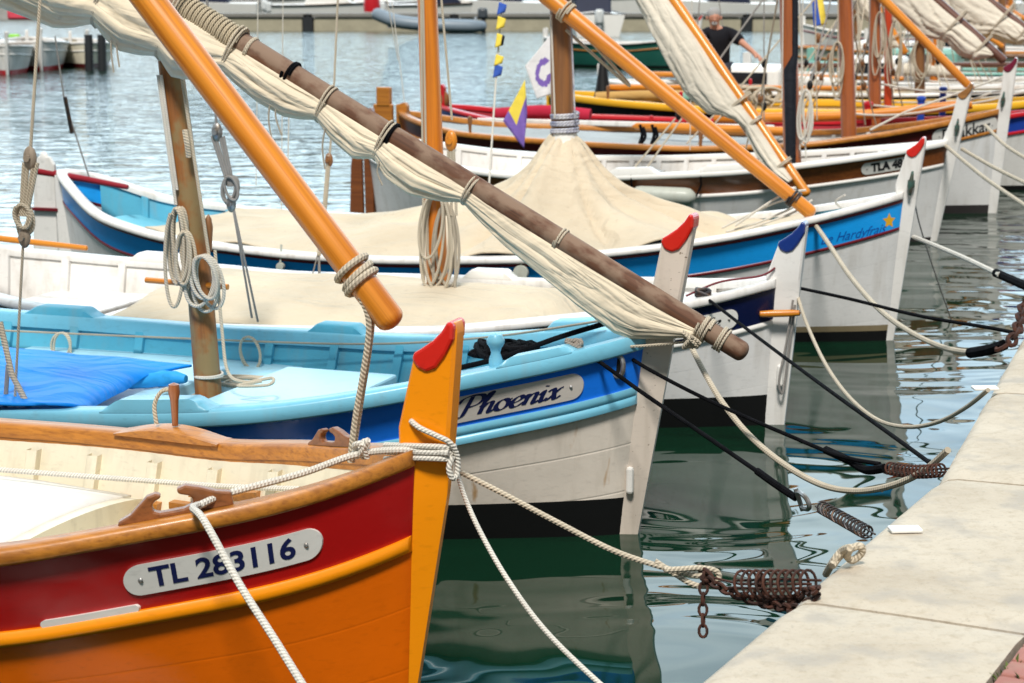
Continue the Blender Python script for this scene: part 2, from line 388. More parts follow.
# ------------------------------------------------------------------ boats
DIR = R(20)
class Boat:
    def __init__(s, name, label, group, P, L, B, sheer, rail=.055, band=.2, boot=.17, rake=.16, x0=.05, wd=.115, zk=-.45, res=46, deg=20, aft=.12):
        s.P = Vector((P[0], P[1], 0)); s.c0 = .055; s.L, s.B, s.rail, s.bandh, s.boot, s.rake, s.x0, s.wd, s.zk, s.res, s.aft = L, B, rail, band, boot, rake, x0, wd, zk, res, aft
        s.root = empty(name, s.P, -R(deg)); tag(s.root, label, 'boat', group)
        a = R(deg); s.X = Vector((math.cos(a), -math.sin(a), 0)); s.Y = Vector((math.sin(a), math.cos(a), 0))
        xs = np.linspace(-L - 1, 1, 400); zz = np.interp(xs, [q[0] for q in sorted(sheer)], [q[1] for q in sorted(sheer)])
        k = np.exp(-np.linspace(-2, 2, 41)**2); k /= k.sum(); zp = np.pad(zz, 20, mode='edge')
        # linear extension keeps the rise at the ends
        s._xs, s._zs = xs, np.convolve(zp, k, 'valid')
        s.T = [.5 - .5*math.cos(math.pi*i/res) for i in range(res + 1)]
    # --- frames
    def w(s, l): return s.P + s.X*l[0] + s.Y*l[1] + Vector((0, 0, l[2]))
    def loc(s, W):
        v = Vector(W) - s.P; return Vector((v.dot(s.X), v.dot(s.Y), v.z))
    def at_y(s, px, py, y=0):
        d = ray(px, py); t = (y - (EYEP - s.P).dot(s.Y)) / d.dot(s.Y); return s.loc(EYEP + d*t)
    def at_z(s, px, py, z): return s.loc(ground(px, py, z))
    # --- shape
    def zs(s, x): return float(np.interp(x, s._xs, s._zs))
    def b(s, t): t = min(max(t, 0), 1); return s.B/2 * (1 - abs(2*t - 1)**2.3)**.8 + .055
    def xt(s, t): return s.x0 - s.L*t
    def rubz(s, x): return s.zs(x) - s.rail - s.bandh * (1 - .0*x)
    def pos(s, t, z):
        """point of the outer skin, starboard half as +y"""
        zt = s.zs(s.xt(t)); xf = s.x0 + s.rake*(z - s.zs(s.x0)); xa = s.x0 - s.L - s.aft*(z - zt)
        x = xf*(1 - t) + xa*t
        w = min(max((z - s.zk)/(zt - s.zk), 0), 1.05); k = .26 + .42*abs(2*t - 1)**1.6
        return x, (s.b(t) - .055)*w**k + s.edge(z, xf)*min(1, .35 + w*1.6), z
    def edge(s, z, xf):
        """half thickness of the planking where it meets the stem, which tapers to its leading edge"""
        fr = getattr(s, 'fr', None)
        return .055 if fr is None else .0175 + .0385*min(1, max(0, (fr(z) - xf)/s.wd))
    def t_at(s, x, z):
        xf = s.x0 + s.rake*(z - s.zs(s.x0)); xa = s.x0 - s.L
        return min(max((xf - x)/(xf - xa), 0), 1)
    def side(s, x, z, sg, off=0):
        """point on the outer skin at (x,z); sg=-1 starboard (quay right), +1 port"""
        t = s.t_at(x, z); p = s.pos(t, z); return Vector((x, sg*(p[1] + off), z))
    def arc_x(s, xc, a, z):
        """walk a metres forward along the skin from xc"""
        n = 12; x = xc
        for i in range(n):
            p, q = s.side(x, z, 1), s.side(x + .01, z, 1)
            x += a/n * .01/(q - p).length
        return x
    def part(s, mb, name, mats, parent=None, **k): return mb.build(name, mats, parent or s.root, **k)
    # --- hull, band, rails
    def hull(s, top, mats, boot_line=None, botm=None):
        mb = MB(); T = s.T
        for sg in (-1, 1):
            def lev(t):
                zr = s.rubz(s.xt(t)); a = [s.zk + (-.02 - s.zk)*i/3 for i in range(4)] + [s.boot*.5, s.boot]
                if boot_line: a.append(s.boot + boot_line)
                m = a[-1]
                return a + [m + (zr - m)*i/6 for i in range(1, 7)]
            rows = []; nb = 5 ; na = 6 if boot_line else 5
            for t in T:
                rows.append([(q[0], sg*q[1], q[2]) for q in (s.pos(t, z) for z in lev(t))])
            LV = [[(z - s.zk)/(s.rubz(s.xt(t)) - s.zk) for z in lev(t)] for t in T]
            mb.grid(rows, lambda i, j: (-s.xt(T[i]), LV[i][j]), False, lambda i, j: 1 if j < nb else (2 if j < na else 0), flip=sg > 0)
        s.part(mb, 'hull', mats)
    def strake(s, mat, name='sheer_strake'):
        mb = MB()
        for sg in (-1, 1):
            rows = []
            for t in s.T:
                x = s.xt(t); z0, z1 = s.rubz(x), s.zs(x) - s.rail*.5
                rows.append([(q[0], sg*(q[1] + .002), q[2]) for q in (s.pos(t, z0 + (z1 - z0)*i/3) for i in range(4))])
            mb.grid(rows, lambda i, j: (-s.xt(s.T[i]), j/3), flip=sg > 0)
        return s.part(mb, name, mat)
    def sweep(s, name, mat, prof, zf, t0=0, t1=1, sides=(-1, 1), parent=None, n=None, lift=None, follow=True):
        """profile (out, up) carried along the skin at height zf(x)"""
        mb = MB(); n = n or s.res*2
        for sg in sides:
            rows = []
            for i in range(n + 1):
                t = (t0 + (t1 - t0)*(.5 - .5*math.cos(math.pi*i/n))) if (t0, t1) == (0, 1) else t0 + (t1 - t0)*i/n
                z = zf(s.xt(t)); x, y, _ = s.pos(t, z)
                kx = 1.0; up = 1.0
                if lift: up = lift(i/n)
                rows.append([(x, sg*max(y + o, .004), z + u*(up if u > 0 else 1)) for o, u in prof])
            o = mb.grid(rows, lambda i, j: (j/len(prof), i*s.L/n), True)
            k = len(prof)
            mb.face([o + j for j in range(k)]); mb.face([o + n*k + j for j in range(k)])
        return s.part(mb, name, mat, parent, angle=50)
    def cap(s, mat, out=.028, inn=.075, name='cap_rail'):
        h = s.rail
        return s.sweep(name, mat, [(out - .008, -h), (out, -h + .008), (out, -.012), (out - .012, 0), (-inn + .01, .002), (-inn, -.008), (-inn, -h), ], s.zs)
    def rub(s, mat, r=.022, zf=None, name='rub_rail', out=.026, double=False, t0=0, t1=1):
        zf = zf or s.rubz
        p = [(-.005, -r), (out*.7, -r*.85), (out, -r*.3), (out, r*.3), (out*.7, r*.85), (-.005, r)]
        if double: p = [(-.005, -r*1.5), (out*.8, -r*1.4), (out, -r*.8), (out*.75, -r*.15), (out*.5, 0), (out*.75, r*.15), (out, r*.8), (out*.8, r*1.4), (-.005, r*1.5)]
        return s.sweep(name, mat, p, zf, t0, t1)
    def inner(s, mat, zf, ribs=None, ribmat=None, rib_t=(), floor=FLOORW, t0=.03, t1=.97, inset=.05, sides=(-1, 1), rw=.045, rd=.028, drop=0):
        mb = MB(); n = s.res
        ts = [t0 + (t1 - t0)*i/n for i in range(n + 1)]
        def ip(t, f, extra=0, dz=0):
            zt = s.zs(s.xt(t)) - s.rail*.6 - dz; z = zf + (zt - zf)*f; x, y, _ = s.pos(t, z); return x, max(y - inset - extra, .01), z
        for sg in (-1, 1):
            mb.grid([[(p[0], sg*p[1], p[2]) for p in (ip(t, j/5) for j in range(6))] for t in ts], lambda i, j: (i*s.L/n, j*.1), flip=sg < 0)
        lin = s.part(mb, 'inner_lining', mat)
        for t in rib_t:
            for sg in sides:
                rb = MB(); dt = rw/2/s.L
                rows = []
                for j in range(6):
                    a = [ip(t - dt, j/5, -.004, drop), ip(t - dt, j/5, rd, drop), ip(t + dt, j/5, rd, drop), ip(t + dt, j/5, -.004, drop)]
                    rows.append([(p[0], sg*p[1], p[2]) for p in a])
                rb.grid(rows, lambda i, j: (j*.05, i*.1), True)
                s.part(rb, 'rib', ribmat or mat, bevel=.004)
        if floor:
            fb = MB()
            fb.grid([[(s.pos(t, zf + .01)[0], k*(max(s.pos(t, zf + .01)[1] - inset, .005)), zf + .012) for k in (-1, -.5, 0, .5, 1)] for t in ts], lambda i, j: (i*s.L/n, j*.3))
            s.part(fb, 'floor', floor)
        return lin
    def deck(s, mat, t0, t1, zf, name='deck', inset=.05, camber=.03, parent=None):
        mb = MB(); n = 24; ts = [t0 + (t1 - t0)*i/n for i in range(n + 1)]; K = [-1, -.75, -.5, -.25, 0, .25, .5, .75, 1]
        rows = []
        for t in ts:
            z = zf(s.xt(t)); x, y, _ = s.pos(t, z); y = max(y - inset, .004)
            rows.append([(x, k*y, z + camber*(1 - k*k)) for k in K])
        o = mb.grid(rows, lambda i, j: (i*s.L/n, j*.2)); w = len(K)
        mb2 = [(p[0], p[1], p[2] - .03) for p in rows[-1]]; e = len(mb.v); mb.v += mb2
        for j in range(w - 1): mb.face((o + n*w + j, o + n*w + j + 1, e + j + 1, e + j))
        e2 = len(mb.v); mb.v += [(p[0], p[1], p[2] - .03) for p in rows[0]]
        for j in range(w - 1): mb.face((o + j, o + j + 1, e2 + j + 1, e2 + j))
        return s.part(mb, name, mat, parent)
    def pad(s, xc, length, mat, h=.05, sides=(-1,), out=.03, inn=.085, name='oarlock_pad', lens=False):
        """raised block on the cap rail with sloping ends"""
        tc = (s.x0 - xc)/s.L; dt = length/2/s.L
        f = (lambda u: min(1, min(u, 1 - u)*6)) if not lens else (lambda u: math.sin(math.pi*u))
        r = []
        for sg in sides:
            r.append(s.sweep(name, mat, [(out, -.005), (out, .3*h), (out - .01, h), (-inn + .01, h), (-inn, .8*h), (-inn, -.005)], s.zs, tc - dt, tc + dt, (sg,), n=22, lift=lambda u: max(.02, f(u))))
        return r
    def stem(s, mat, top, tipmat, front=None, foot=True, h0=.052, h1=.032, cap_s=1.0, split=None, footm=None):
        """stem post with the carved beak of these boats; front(z) gives its leading edge"""
        W = s.wd; fr = front or getattr(s, 'fr', None) or (lambda z: s.rake*z)
        tipx, tipz = fr(top) + .0, top
        B_ = [(0, 0), (.1, -.12), (.08, -.45), (-.12, -.85), (-.36, -1.18), (-.62, -1.3), (-.86, -1.2), (-.99, -.98), (-.93, -.84), (-.74, -.72), (-.46, -.52), (-.22, -.27), (-.08, -.05)]
        cp = [(tipx - .02 + a*W*cap_s, tipz + b_*W*cap_s) for a, b_ in B_]
        zb = tipz - .98*W*cap_s; xr = cp[7][0]
        zr = s.zs(s.x0)
        rear = []
        for i in range(9):
            z = zb + (s.zk - zb)*i/8
            xx = fr(z) - W - (.0 if not foot else .055*math.exp(-((z - zr)/.10)**2))
            rear.append((xx, z))
        rear[0] = (xr, zb - .01)
        frontp = [(fr(s.zk + (tipz - .12*W - s.zk)*i/10) , s.zk + (tipz - .12*W - s.zk)*i/10) for i in range(11)]
        prof = rear + frontp + [(tipx - .02, tipz)] + [cp[12], cp[11], cp[10], cp[9], cp[8]]
        hs = h0*.85
        if split:
            lo = [p for p in rear if p[1] < split]; lf = [p for p in frontp if p[1] < split]
            sx = lambda q: float(np.interp(split, [p[1] for p in q], [p[0] for p in q]))
            a, c = (sx(rear[::-1]), split), (sx(frontp), split)
            fb = MB(); fb.prism([a] + lo + lf + [c], (1, 0, 0), (0, 0, 1), (0, 1, 0), h0*.85); s.part(fb, 'stem_foot', footm, bevel=.012, smooth=False)
            prof = [p for p in rear if p[1] >= split] + [a, c] + [p for p in frontp if p[1] >= split] + [(tipx - .02, tipz)] + [cp[12], cp[11], cp[10], cp[9], cp[8]]
        lst = sorted(rear[1:] + [cp[7], cp[8], cp[9], cp[10], cp[11], cp[12]], key=lambda q: q[1]); lx, lz = [q[0] for q in lst], [q[1] for q in lst]
        Z = sorted(set([s.zk + (tipz - s.zk)*i/46 for i in range(46)] + [q[1] for q in cp[7:]] + [tipz - .004])); rows = []
        for z in Z:
            xr_ = float(np.interp(z, lz, lx)); xf_ = fr(min(z, tipz - .12*W)) - (max(0, z - tipz + .12*W)/(.12*W))**2*.022; xf_ = max(xf_, xr_ + .006)
            k_ = min(1, max(0, (zr - z + .03)/.10)); w0 = min(1, .35 + 1.6*(z - s.zk)/(zr - s.zk))
            hr = (h0*.85*(1 - k_) + .0575*k_*w0); hf = (h0*.72*(1 - k_) + .017*k_); e = .25*(xf_ - xr_)
            rows.append([(xr_, -hr*.86, z), (xr_ + min(.008, e), -hr, z), (xf_ - min(.010, e), -hf, z), (xf_, -hf*.72, z), (xf_, hf*.72, z), (xf_ - min(.010, e), hf, z), (xr_ + min(.008, e), hr, z), (xr_, hr*.86, z)])
        mb = MB(); o_ = mb.grid(rows, lambda i, j: (j*.02, Z[i]), True); mb.face([o_ + j for j in range(8)]); mb.face([o_ + (len(rows) - 1)*8 + j for j in range(8)])
        st = s.part(mb, 'stem_post', mat, angle=32)
        # the beak keeps the taper of the post so its faces stay proud of it
        ch = h0*.85 + .008
        cx = sum(p[0] for p in cp)/13; cz = sum(p[1] for p in cp)/13
        cp2 = [(cx + (x - cx)*1.05, cz + (z - cz)*1.03) for x, z in cp]
        cb = MB(); cb.prism(cp2, (1, 0, 0), (0, 0, 1), (0, 1, 0), ch)
        s.part(cb, 'stem_cap', tipmat, st, bevel=.013, smooth=False)
        return st
    def sternpost(s, mat, top, wd=.12, th=.045):
        x = s.x0 - s.L; mb = MB()
        mb.prism([(x - .02, s.zk), (x + wd - .02, s.zk), (x + wd - .03, top - .04), (x + wd*.5, top), (x - .05, top - .03)], (1, 0, 0), (0, 0, 1), (0, 1, 0), th)
        return s.part(mb, 'stern_post', mat, bevel=.01, smooth=False)
    # --- plates and writing on the skin
    def plate(s, xc, zc, length, h, mat, off=.004, th=.007, tilt=None, name='name_plate', rivets=True, sg=-1, rise=None):
        rise = rise or (lambda x: (s.zs(x) + s.rubz(x))/2 - (s.zs(xc) + s.rubz(xc))/2)
        r = h/2; n = 40; rows = []
        A = [-length/2 + length*(.5 - .5*math.cos(math.pi*i/n)) for i in range(n + 1)]
        def P(a, b, o):
            x = s.arc_x(xc, a, zc); z = zc + rise(x) + b; return s.side(x, z, sg, o)
        for a in A:
            e = length/2 - abs(a); hh = r if e >= r else max(.0005, math.sqrt(max(0, r*r - (r - e)**2)))
            rows.append([P(a, -hh, off - .006), P(a, -hh, off + th)] + [P(a, hh*(k/3 - 1), off + th) for k in range(1, 6)] + [P(a, hh, off + th), P(a, hh, off - .006)])
        mb = MB(); mb.grid(rows, lambda i, j: (A[i], j*.01)); pl = s.part(mb, name, mat, angle=30)
        if rivets:
            for e in (-1, 1):
                c = P(e*(length/2 - r), 0, off + th); rv = MB(); rv.ball(c, .0085, 10, 6, (1, .6, 1)); s.part(rv, 'rivet', STEEL, pl)
        s._plate = (xc, zc, rise, off + th + .002, sg)
        return pl
    def write(s, mesh, mat, parent, where=None, name='lettering', tilt=0):
        V, Fc = mesh; xc, zc, rise, off, sg = where or s._plate; mb = MB()
        for a, b_, _ in V:
            aa = a*math.cos(tilt) - b_*math.sin(tilt); bb = a*math.sin(tilt) + b_*math.cos(tilt)
            x = s.arc_x(xc, aa, zc); mb.v.append(tuple(s.side(x, zc + rise(x) + bb, sg, off)))
        for f in Fc: mb.face(f)
        return s.part(mb, name, mat, parent, smooth=False, fix=False)
    def spar(s, name, pts, r, mat, n=14, parent=None, dome=True):
        P = [Vector(p) for p in pts]
        if len(P) == 2: P = [P[0].lerp(P[1], i/12) for i in range(13)]
        k = len(P); rr = [r]*k if isinstance(r, (int, float)) else [r[0] + (r[1] - r[0])*i/(k - 1) for i in range(k)]
        if dome:
            d = (P[-1] - P[-2]).normalized(); R1 = rr[-1]
            for a in (.35, .65, .85, .97): P.append(P[k-1] + d*R1*.7*a); rr.append(R1*math.sqrt(1 - a*a*.98))
        rr = [r_*(1 + .03*noise.noise(p_*1.7)) for r_, p_ in zip(rr, P)]
        mb = MB(); mb.tube(P, rr, n); return s.part(mb, name, mat, parent)
    def wrap(s, c, axis, rin, width, rope_r, mat, parent, name='lashing', turns=None, seed=1):
        """turns of rope wound round a spar"""
        axis = Vector(axis).normalized(); a = axis.orthogonal().normalized(); b_ = axis.cross(a); turns = turns or max(2, int(width/(rope_r*2.05))); rng = random.Random(seed)
        n = turns*16; P = []
        for i in range(n + 1):
            u = i/n; th = 2*math.pi*turns*u + seed; rr = rin + rope_r*(.75 + .12*math.sin(th*.37 + seed))
            P.append(Vector(c) + axis*(width*(u - .5) + rope_r*.5*math.sin(th*.5)) + (a*math.cos(th) + b_*math.sin(th))*rr)
        mb = MB(); mb.tube(P, rope_r, 7); return s.part(mb, name, mat, parent)
    def line(s, pts, r, mat, name='shroud', parent=None, sm=True, n=8):
        return s.part(MB().tube(spline(pts, n) if sm else pts, r, 6), name, mat, parent)
    def block(s, c, parent, r=.05, mat=None):
        mb = MB(); mb.ball(c, r, 12, 8, (.62, .4, 1)); mb.tube([Vector(c) + Vector((0, -.03, 0)), Vector(c) + Vector((0, .03, 0))], r*.3, 8)
        return s.part(mb, 'block', mat or VARN_UV, parent)
    def sail(s, A, Bp, prof, mat, parent, seed=0, name='furled_sail', ymul=.55, ties=(), yoff=-.02, down=None):
        """furled sail hung under a spar A->B. prof: (s, drop, half depth, half thickness)"""
        A, Bp = Vector(A), Vector(Bp); d = (Bp - A).normalized(); L = (Bp - A).length
        side = Vector((0, 1, 0)); dn = (d.cross(side)).normalized()
        if dn.z > 0: dn = -dn
        S = np.array([p[0] for p in prof]); n = 240; m = 64; rows = []
        for i in range(n + 1):
            u = S[0] + (S[-1] - S[0])*i/n
            dr, hd, ht = (float(np.interp(u, S, [p[k] for p in prof])) for k in (1, 2, 3))
            c = A + d*(u*L) + dn*dr + side*yoff
            row = []
            for j in range(m):
                th = 2*math.pi*j/m
                f = noise.noise(Vector((u*4.2 + seed, math.cos(th)*2.1, math.sin(th)*2.1)))
                f2 = noise.noise(Vector((u*9 + 7 + seed, math.cos(th)*4.5, math.sin(th)*4.5)))
                # long pleats running along the roll
                pl = abs(math.sin(th*3.5 + u*2.6 + 1.1*math.sin(u*9 + seed))) ; pl2 = abs(math.sin(th*6 - u*5 + seed))
                g_ = min([1.0] + [1 - math.exp(-((u - ut[0])/.011)**2) for ut in ties])
                k = (1 + (.15*f + .035*f2 - .21*(1 - pl)**3 - .06*(1 - pl2)**2)*(.25 + .75*g_))*(.86 + .14*g_)
                row.append(c + dn*(hd*math.cos(th)*(1 + .06*f)) * (k if math.cos(th) > -.4 else 1) + side*(ht*math.sin(th)*k*1.05))
            rows.append(row)
        mb = MB(); o = mb.grid(rows, lambda i, j: (j/m, (S[0] + (S[-1] - S[0])*i/n)*L), True)
        mb.face([o + j for j in range(m)]); mb.face([o + n*m + j for j in range(m)])
        sl = s.part(mb, name, mat, parent, angle=180)
        for u, rr_, tm in ties:
            dr, hd, ht = (float(np.interp(u, S, [p[k] for p in prof])) for k in (1, 2, 3))
            P = []
            for q in range(29):
                th = 2*math.pi*q/14; 
                c = A + d*(u*L + .010*math.sin(th*.5)) + dn*(dr*.5)
                P.append(c + dn*((dr*.5 + hd*.93 + .004)*math.cos(th)) + side*((max(ht, .05) + .008)*math.sin(th) + yoff*.5))
            s.part(MB().tube(P, rr_, 6), 'tie', tm, parent)
        return sl
def drape(bt, rows, mat, name, label, cat, group=None, th=.012, sub=1, amp=.012, freq=3.0, seed=0, parent=None, fold=None):
    """cloth laid over something: grid of points, folded a little, as a thing of its own in the boat's place"""
    mb = MB(); out = []
    for r in rows:
        rr = []
        for p in r:
            p = Vector(p); f = noise.noise(p*freq + Vector((seed, 0, 0))) + .5*noise.noise(p*freq*2.3 + Vector((seed, 5, 0)))
            rr.append(p + Vector((0, 0, amp*f + (fold(p) if fold else 0))))
        out.append(rr)
    mb.grid(out, lambda i, j: (i*.1, j*.1))
    o = mb.build(name, mat, None, angle=180)
    o.location = bt.P; o.rotation_euler = bt.root.rotation_euler
    so = o.modifiers.new('thick', 'SOLIDIFY'); so.thickness = th; so.offset = 1
    return tag(o, label, cat, group)
def resample(ctrl, nu=10, nv=10):
    """smooth grid through a coarse grid of points"""
    a = [spline(r, nv) for r in ctrl]; c = list(zip(*a)); b = [spline(list(q), nu) for q in c]; return [list(q) for q in zip(*b)]
G_BOATS = 'traditional wooden boats moored along the quay'
# ================================================================== the orange boat
b1 = Boat('wooden_boat', 'orange and red wooden boat in front, numbered TL 283116', G_BOATS, ground(405, 772), 5.6, 1.9,
          [(-5.6, .98), (-4.6, .80), (-3.5, .72), (-2.06, .735), (-1.5, .765), (-.93, .795), (-.6, .86), (-.2, .925), (0, .99), (.12, 1.05), (.6, 1.25)], .05, .238, .17, .055, .065, .115, res=60)
b1.fr = lambda z: .168*z if z < .9 else .151 + .08*(z - .9)
b1.hull(None, [ORANGE, BLACK]); b1.strake(RED_BAND); b1.cap(VARN, .032, .072)
b1.rub(YELLOW_ORANGE, .026, out=.03)
b1.sweep('inwale', VARN, [(-.045, -.070), (-.068, -.070), (-.068, -.046), (-.045, -.046)], b1.zs, .05, .95)
b1.inner(CREAM, .3, rib_t=[.13 + .052*i for i in range(14)], sides=(1,), rw=.05, rd=.036, floor=None, drop=.052)
b1.deck(CREAM, .03, .95, lambda x: .50 + .08*max(0, (x + 1.2)/1.2), inset=.045)
st1 = b1.stem(YELLOW_ORANGE, 1.404, RED_TIP, front=lambda z: .168*z if z < .9 else .151 + .08*(z - .9))
b1.sternpost(YELLOW_ORANGE, 1.2)
# cabin hatch amidships: white top, cream rounded edge
mb = MB(); rows = []
for i in range(13):
    x = -1.27 - 2.1*i/12
    rows.append([(x - .06*abs(k)**2.2, k*.62 + .05, .635 - .075*k*k + .025*min(1, i*.4)) for k in [j/8 - 1 for j in range(17)]])
mb.grid(rows); o = mb.build('hatch_top', CLEAN_WHITE, b1.root); so = o.modifiers.new('thick', 'SOLIDIFY'); so.thickness = .02; so.offset = 1
mb = MB(); mb.grid([[(r[0] + d, r[1], z if z is not None else r[2] + .012) for d, z in ((.05, .49), (.05, None), (.035, None), (-.02, None), (-.02, .49))] for r in rows[0]], None, False)
mb.build('hatch_coaming', CREAM, b1.root, angle=30)
for sg in (-1, 1):
    mb = MB(); mb.grid([[(r[8 + 8*sg][0], r[8 + 8*sg][1] + sg*d, z if z else r[8 + 8*sg][2]) for d, z in ((.0, None), (.015, None), (.015, .49))] for r in rows]); mb.build('hatch_coaming', CREAM, b1.root)
# slots and wooden stringers on the far lining
for (t0, t1, dz, hh) in ((.142, .20, -.165, .03), (.175, .215, -.215, .024), (.225, .262, -.23, .026)):
    b1.sweep('stringer', VARN, [(-.04, -hh/2), (-.085, -hh/2), (-.085, hh/2), (-.04, hh/2)], lambda x: b1.zs(x) + dz, t0, t1, (1,), n=12)
# plate, writing, scuppers
pl = b1.plate(-.38, (b1.zs(-.38) + b1.rubz(-.38))/2 - .024, .575, .096, PLATE)
b1.write(font_mesh('TL 283116', .086, 0, .0022, 1.12), INK, pl)
for xa, xb in ((-.86, -.60), (-1.25, -.98)):
    xc = (xa + xb)/2
    b1.plate(xc, b1.rubz(xc) + .034, .285, .026, CLEAN_WHITE, name='scupper', rivets=False, th=.012, rise=lambda x: b1.rubz(x) - b1.rubz(xc))
# wooden fairlead with two horns on the near rail, and its twin on the far rail
def chock(bt, xc, sg, sc_=1.0, parent=None):
    h1 = [(-.20, 0), (-.196, .016), (-.15, .034), (-.115, .062), (-.085, .086), (-.055, .092), (-.036, .084), (-.042, .072), (-.062, .066), (-.074, .05), (-.07, .03), (-.05, .022), (.03, .022), (.06, .03), (.068, .05), (.055, .064), (.022, .076), (.018, .094), (.05, .102), (.10, .085), (.15, .062), (.20, .05), (.20, 0)]
    p, q = bt.side(xc - .15, bt.zs(xc - .15), sg, -.045), bt.side(xc + .15, bt.zs(xc + .15), sg, -.045)
    A = (q - p).normalized(); Nn = Vector((-A.y, A.x, 0)).normalized(); U = A.cross(Nn); U = U if U.z > 0 else -U
    mb = MB(); mb.prism([(a*sc_, b_*sc_) for a, b_ in h1], A, U, Nn, .021*sc_)
    c = (p + q)/2; mb.v = [tuple(Vector(v) + c) for v in mb.v]
    return mb.build('fairlead', VARN_DARK, bt.root, smooth=False, bevel=.007)
chock(b1, -.50, -1, .82); chock(b1, -.42, 1, .62)
b1.pad(-1.2, .50, VARN, .034, (1,), lens=True)
p = b1.side(-1.2, .8, 1, -.03); b1.part(MB().lathe([(.011, 0), (.013, .05), (.015, .09), (.021, .12), (.019, .148), (.001, .155)], p + Vector((0, 0, .02))), 'thole_pin', wood('thole_wood', (.30, .10, .03), (.18, .05, .02)))
b1.line([p + Vector((-.075, 0, .02)), p + Vector((-.08, 0, .09)), p + Vector((-.05, 0, .14)), p + Vector((-.01, .0, .15))], .008, ROPE, 'thole_loop')
# yard running up out of the picture, its mast behind the frame
ya = Vector((-.035, 0, 1.395)); yb = ya + (Vector((-.8, 0, 2.31)) - Vector((-.02, 0, 1.38)))*3.2
yard1 = b1.spar('yard', [yb, ya], [.058, .0435], VARN_UV, n=22)
d1 = (yb - ya).normalized()
b1.wrap(ya + d1*.155, d1, .045, .075, .0105, ROPE, yard1)
b1.spar('mast', [(-2.02, .1, .4), (-2.15, .1, 3.9)], [.065, .05], VARN_UV)
b1.line([ya + d1*.12 + Vector((0, -.03, -.03)), b1.at_y(369, 330, -.02), b1.at_y(355, 420, -.01), b1.at_y(350, 462, 0)], .0095, ROPE, 'tack_line')
b1.line([ya + d1*.12 + Vector((.008, .01, -.03)), b1.at_y(371.5, 330, 0.01), b1.at_y(358, 420, .02), b1.at_y(352, 462, .03)], .0095, ROPE, 'tack_line')
# white rope along the inside and over the bow, belayed on the stem post
tag(rope_obj('rope', [b1.w(q) for q in (b1.at_y(-10, 469, .5), b1.at_y(110, 478, .55), b1.at_y(220, 486, .5), b1.at_y(300, 489, .42))], .0095, ROPE_W), 'white rope lying taut along the cream inside of the orange boat', 'rope')
rr = [b1.w(q) for q in (b1.at_y(192, 511, -.49), b1.at_y(204, 503, -.45), b1.at_y(230, 493, -.36), b1.at_y(300, 474, -.2), b1.at_y(355, 455, -.05), b1.at_y(400, 450, -.06), b1.at_y(449, 453, -.055))]
tag(rope_obj('rope', rr, .0105, ROPE_W), 'white rope led from the wooden fairlead to the orange stem post', 'rope')
p0 = b1.w(b1.at_y(204, 504, -.44))
tag(rope_obj('mooring_rope', [p0, b1.w(b1.at_y(193, 508, -.52)), b1.w(b1.at_y(205, 522, -.62)), b1.w(b1.at_y(240, 585, -.72)), b1.w(b1.at_y(275, 640, -.8)), b1.w(b1.at_y(306, 690, -.88)), b1.w(b1.at_y(330, 726, -.95))], .0105, ROPE_W), 'white rope hanging from the wooden fairlead down across the TL 283116 plate', 'mooring rope', 'mooring ropes')

# ================================================================== Phoenix
b2 = Boat('wooden_boat', 'light blue boat with royal blue band lettered Phoenix', G_BOATS, ground(633, 533), 6.0, 2.1,
          [(-6, .92), (-5, .70), (-3.9, .605), (-3.2, .595), (-2.5, .585), (-2, .61), (-1.54, .625), (-1.19, .66), (-.75, .735), (-.45, .80), (-.17, .845), (.07, .905), (.6, 1.05)], .07, .205, .17, .12, .06, .125, res=56)
b2.fr = lambda z: .025 + .171*z
b2.hull(None, [OLD_WHITE, BLACK]); b2.strake(ROYAL)
b2.cap(LBLUE, .034, .095); b2.rub(LBLUE, .027, double=True, out=.03)
b2.inner(TURQ, .26, rib_t=[.05 + .066*i for i in range(13)], sides=(1,), rw=.05, rd=.03, floor=paint('blue_floor', (.25, .36, .38), .6, .3, dirty=.5))
b2.stem(OLD_POST, 1.411, RED_TIP, front=lambda z: .025 + .171*z, h1=.026)
b2.sternpost(LBLUE, 1.15)
pl = b2.plate(-.415, b2.rubz(-.415) + .122, .66, .115, paint('plate_grey', (.62, .57, .52), .4, .12))
b2.write(script_mesh('Phoenix', .098, wide=1.75), INK, pl)
# decks and boxes inside
def boxpart(bt, name, x0, x1, y0, y1, z0, z1, mat, bev=.012, camber=0):
    mb = MB(); mb.box(((x0 + x1)/2, (y0 + y1)/2, (z0 + z1)/2), (abs(x1 - x0), abs(y1 - y0), z1 - z0)); return mb.build(name, mat, bt.root, smooth=False, bevel=bev)
b2.deck(LBLUE_TOPLIT, .345, .62, lambda x: .43, 'side_deck', camber=.0)
boxpart(b2, 'deck_hatch', -1.95, -1.36, -.62, .58, .27, .505, LBLUE_TOPLIT)
boxpart(b2, 'thwart', -2.95, -2.22, -.9, .50, .30, .50, LBLUE_TOPLIT)
boxpart(b2, 'mast_step', -2.2, -1.97, -.16, .16, .3, .45, FLOORW)
b2.deck(LBLUE_TOPLIT, .02, .20, lambda x: b2.zs(x) - .16, 'bow_deck', camber=.01)
for x, l in ((-3.5, .42), (-1.83, .34), (-.42, .3)): b2.pad(x, l, TURQ if x < -1 else LBLUE, .045, (1,))
b2.pad(-1.74, .46, LBLUE, .05, (-1,)); b2.pad(-.30, .26, LBLUE, .03, (-1,))
p = b2.side(-.47, b2.zs(-.47), -1, -.06)
b2.part(MB().lathe([(.03, -.02), (.028, .03), (.019, .055), (.024, .075), (.037, .095), (.038, .112), (.026, .132), (.001, .138)], p, n=18), 'bitt', LBLUE)
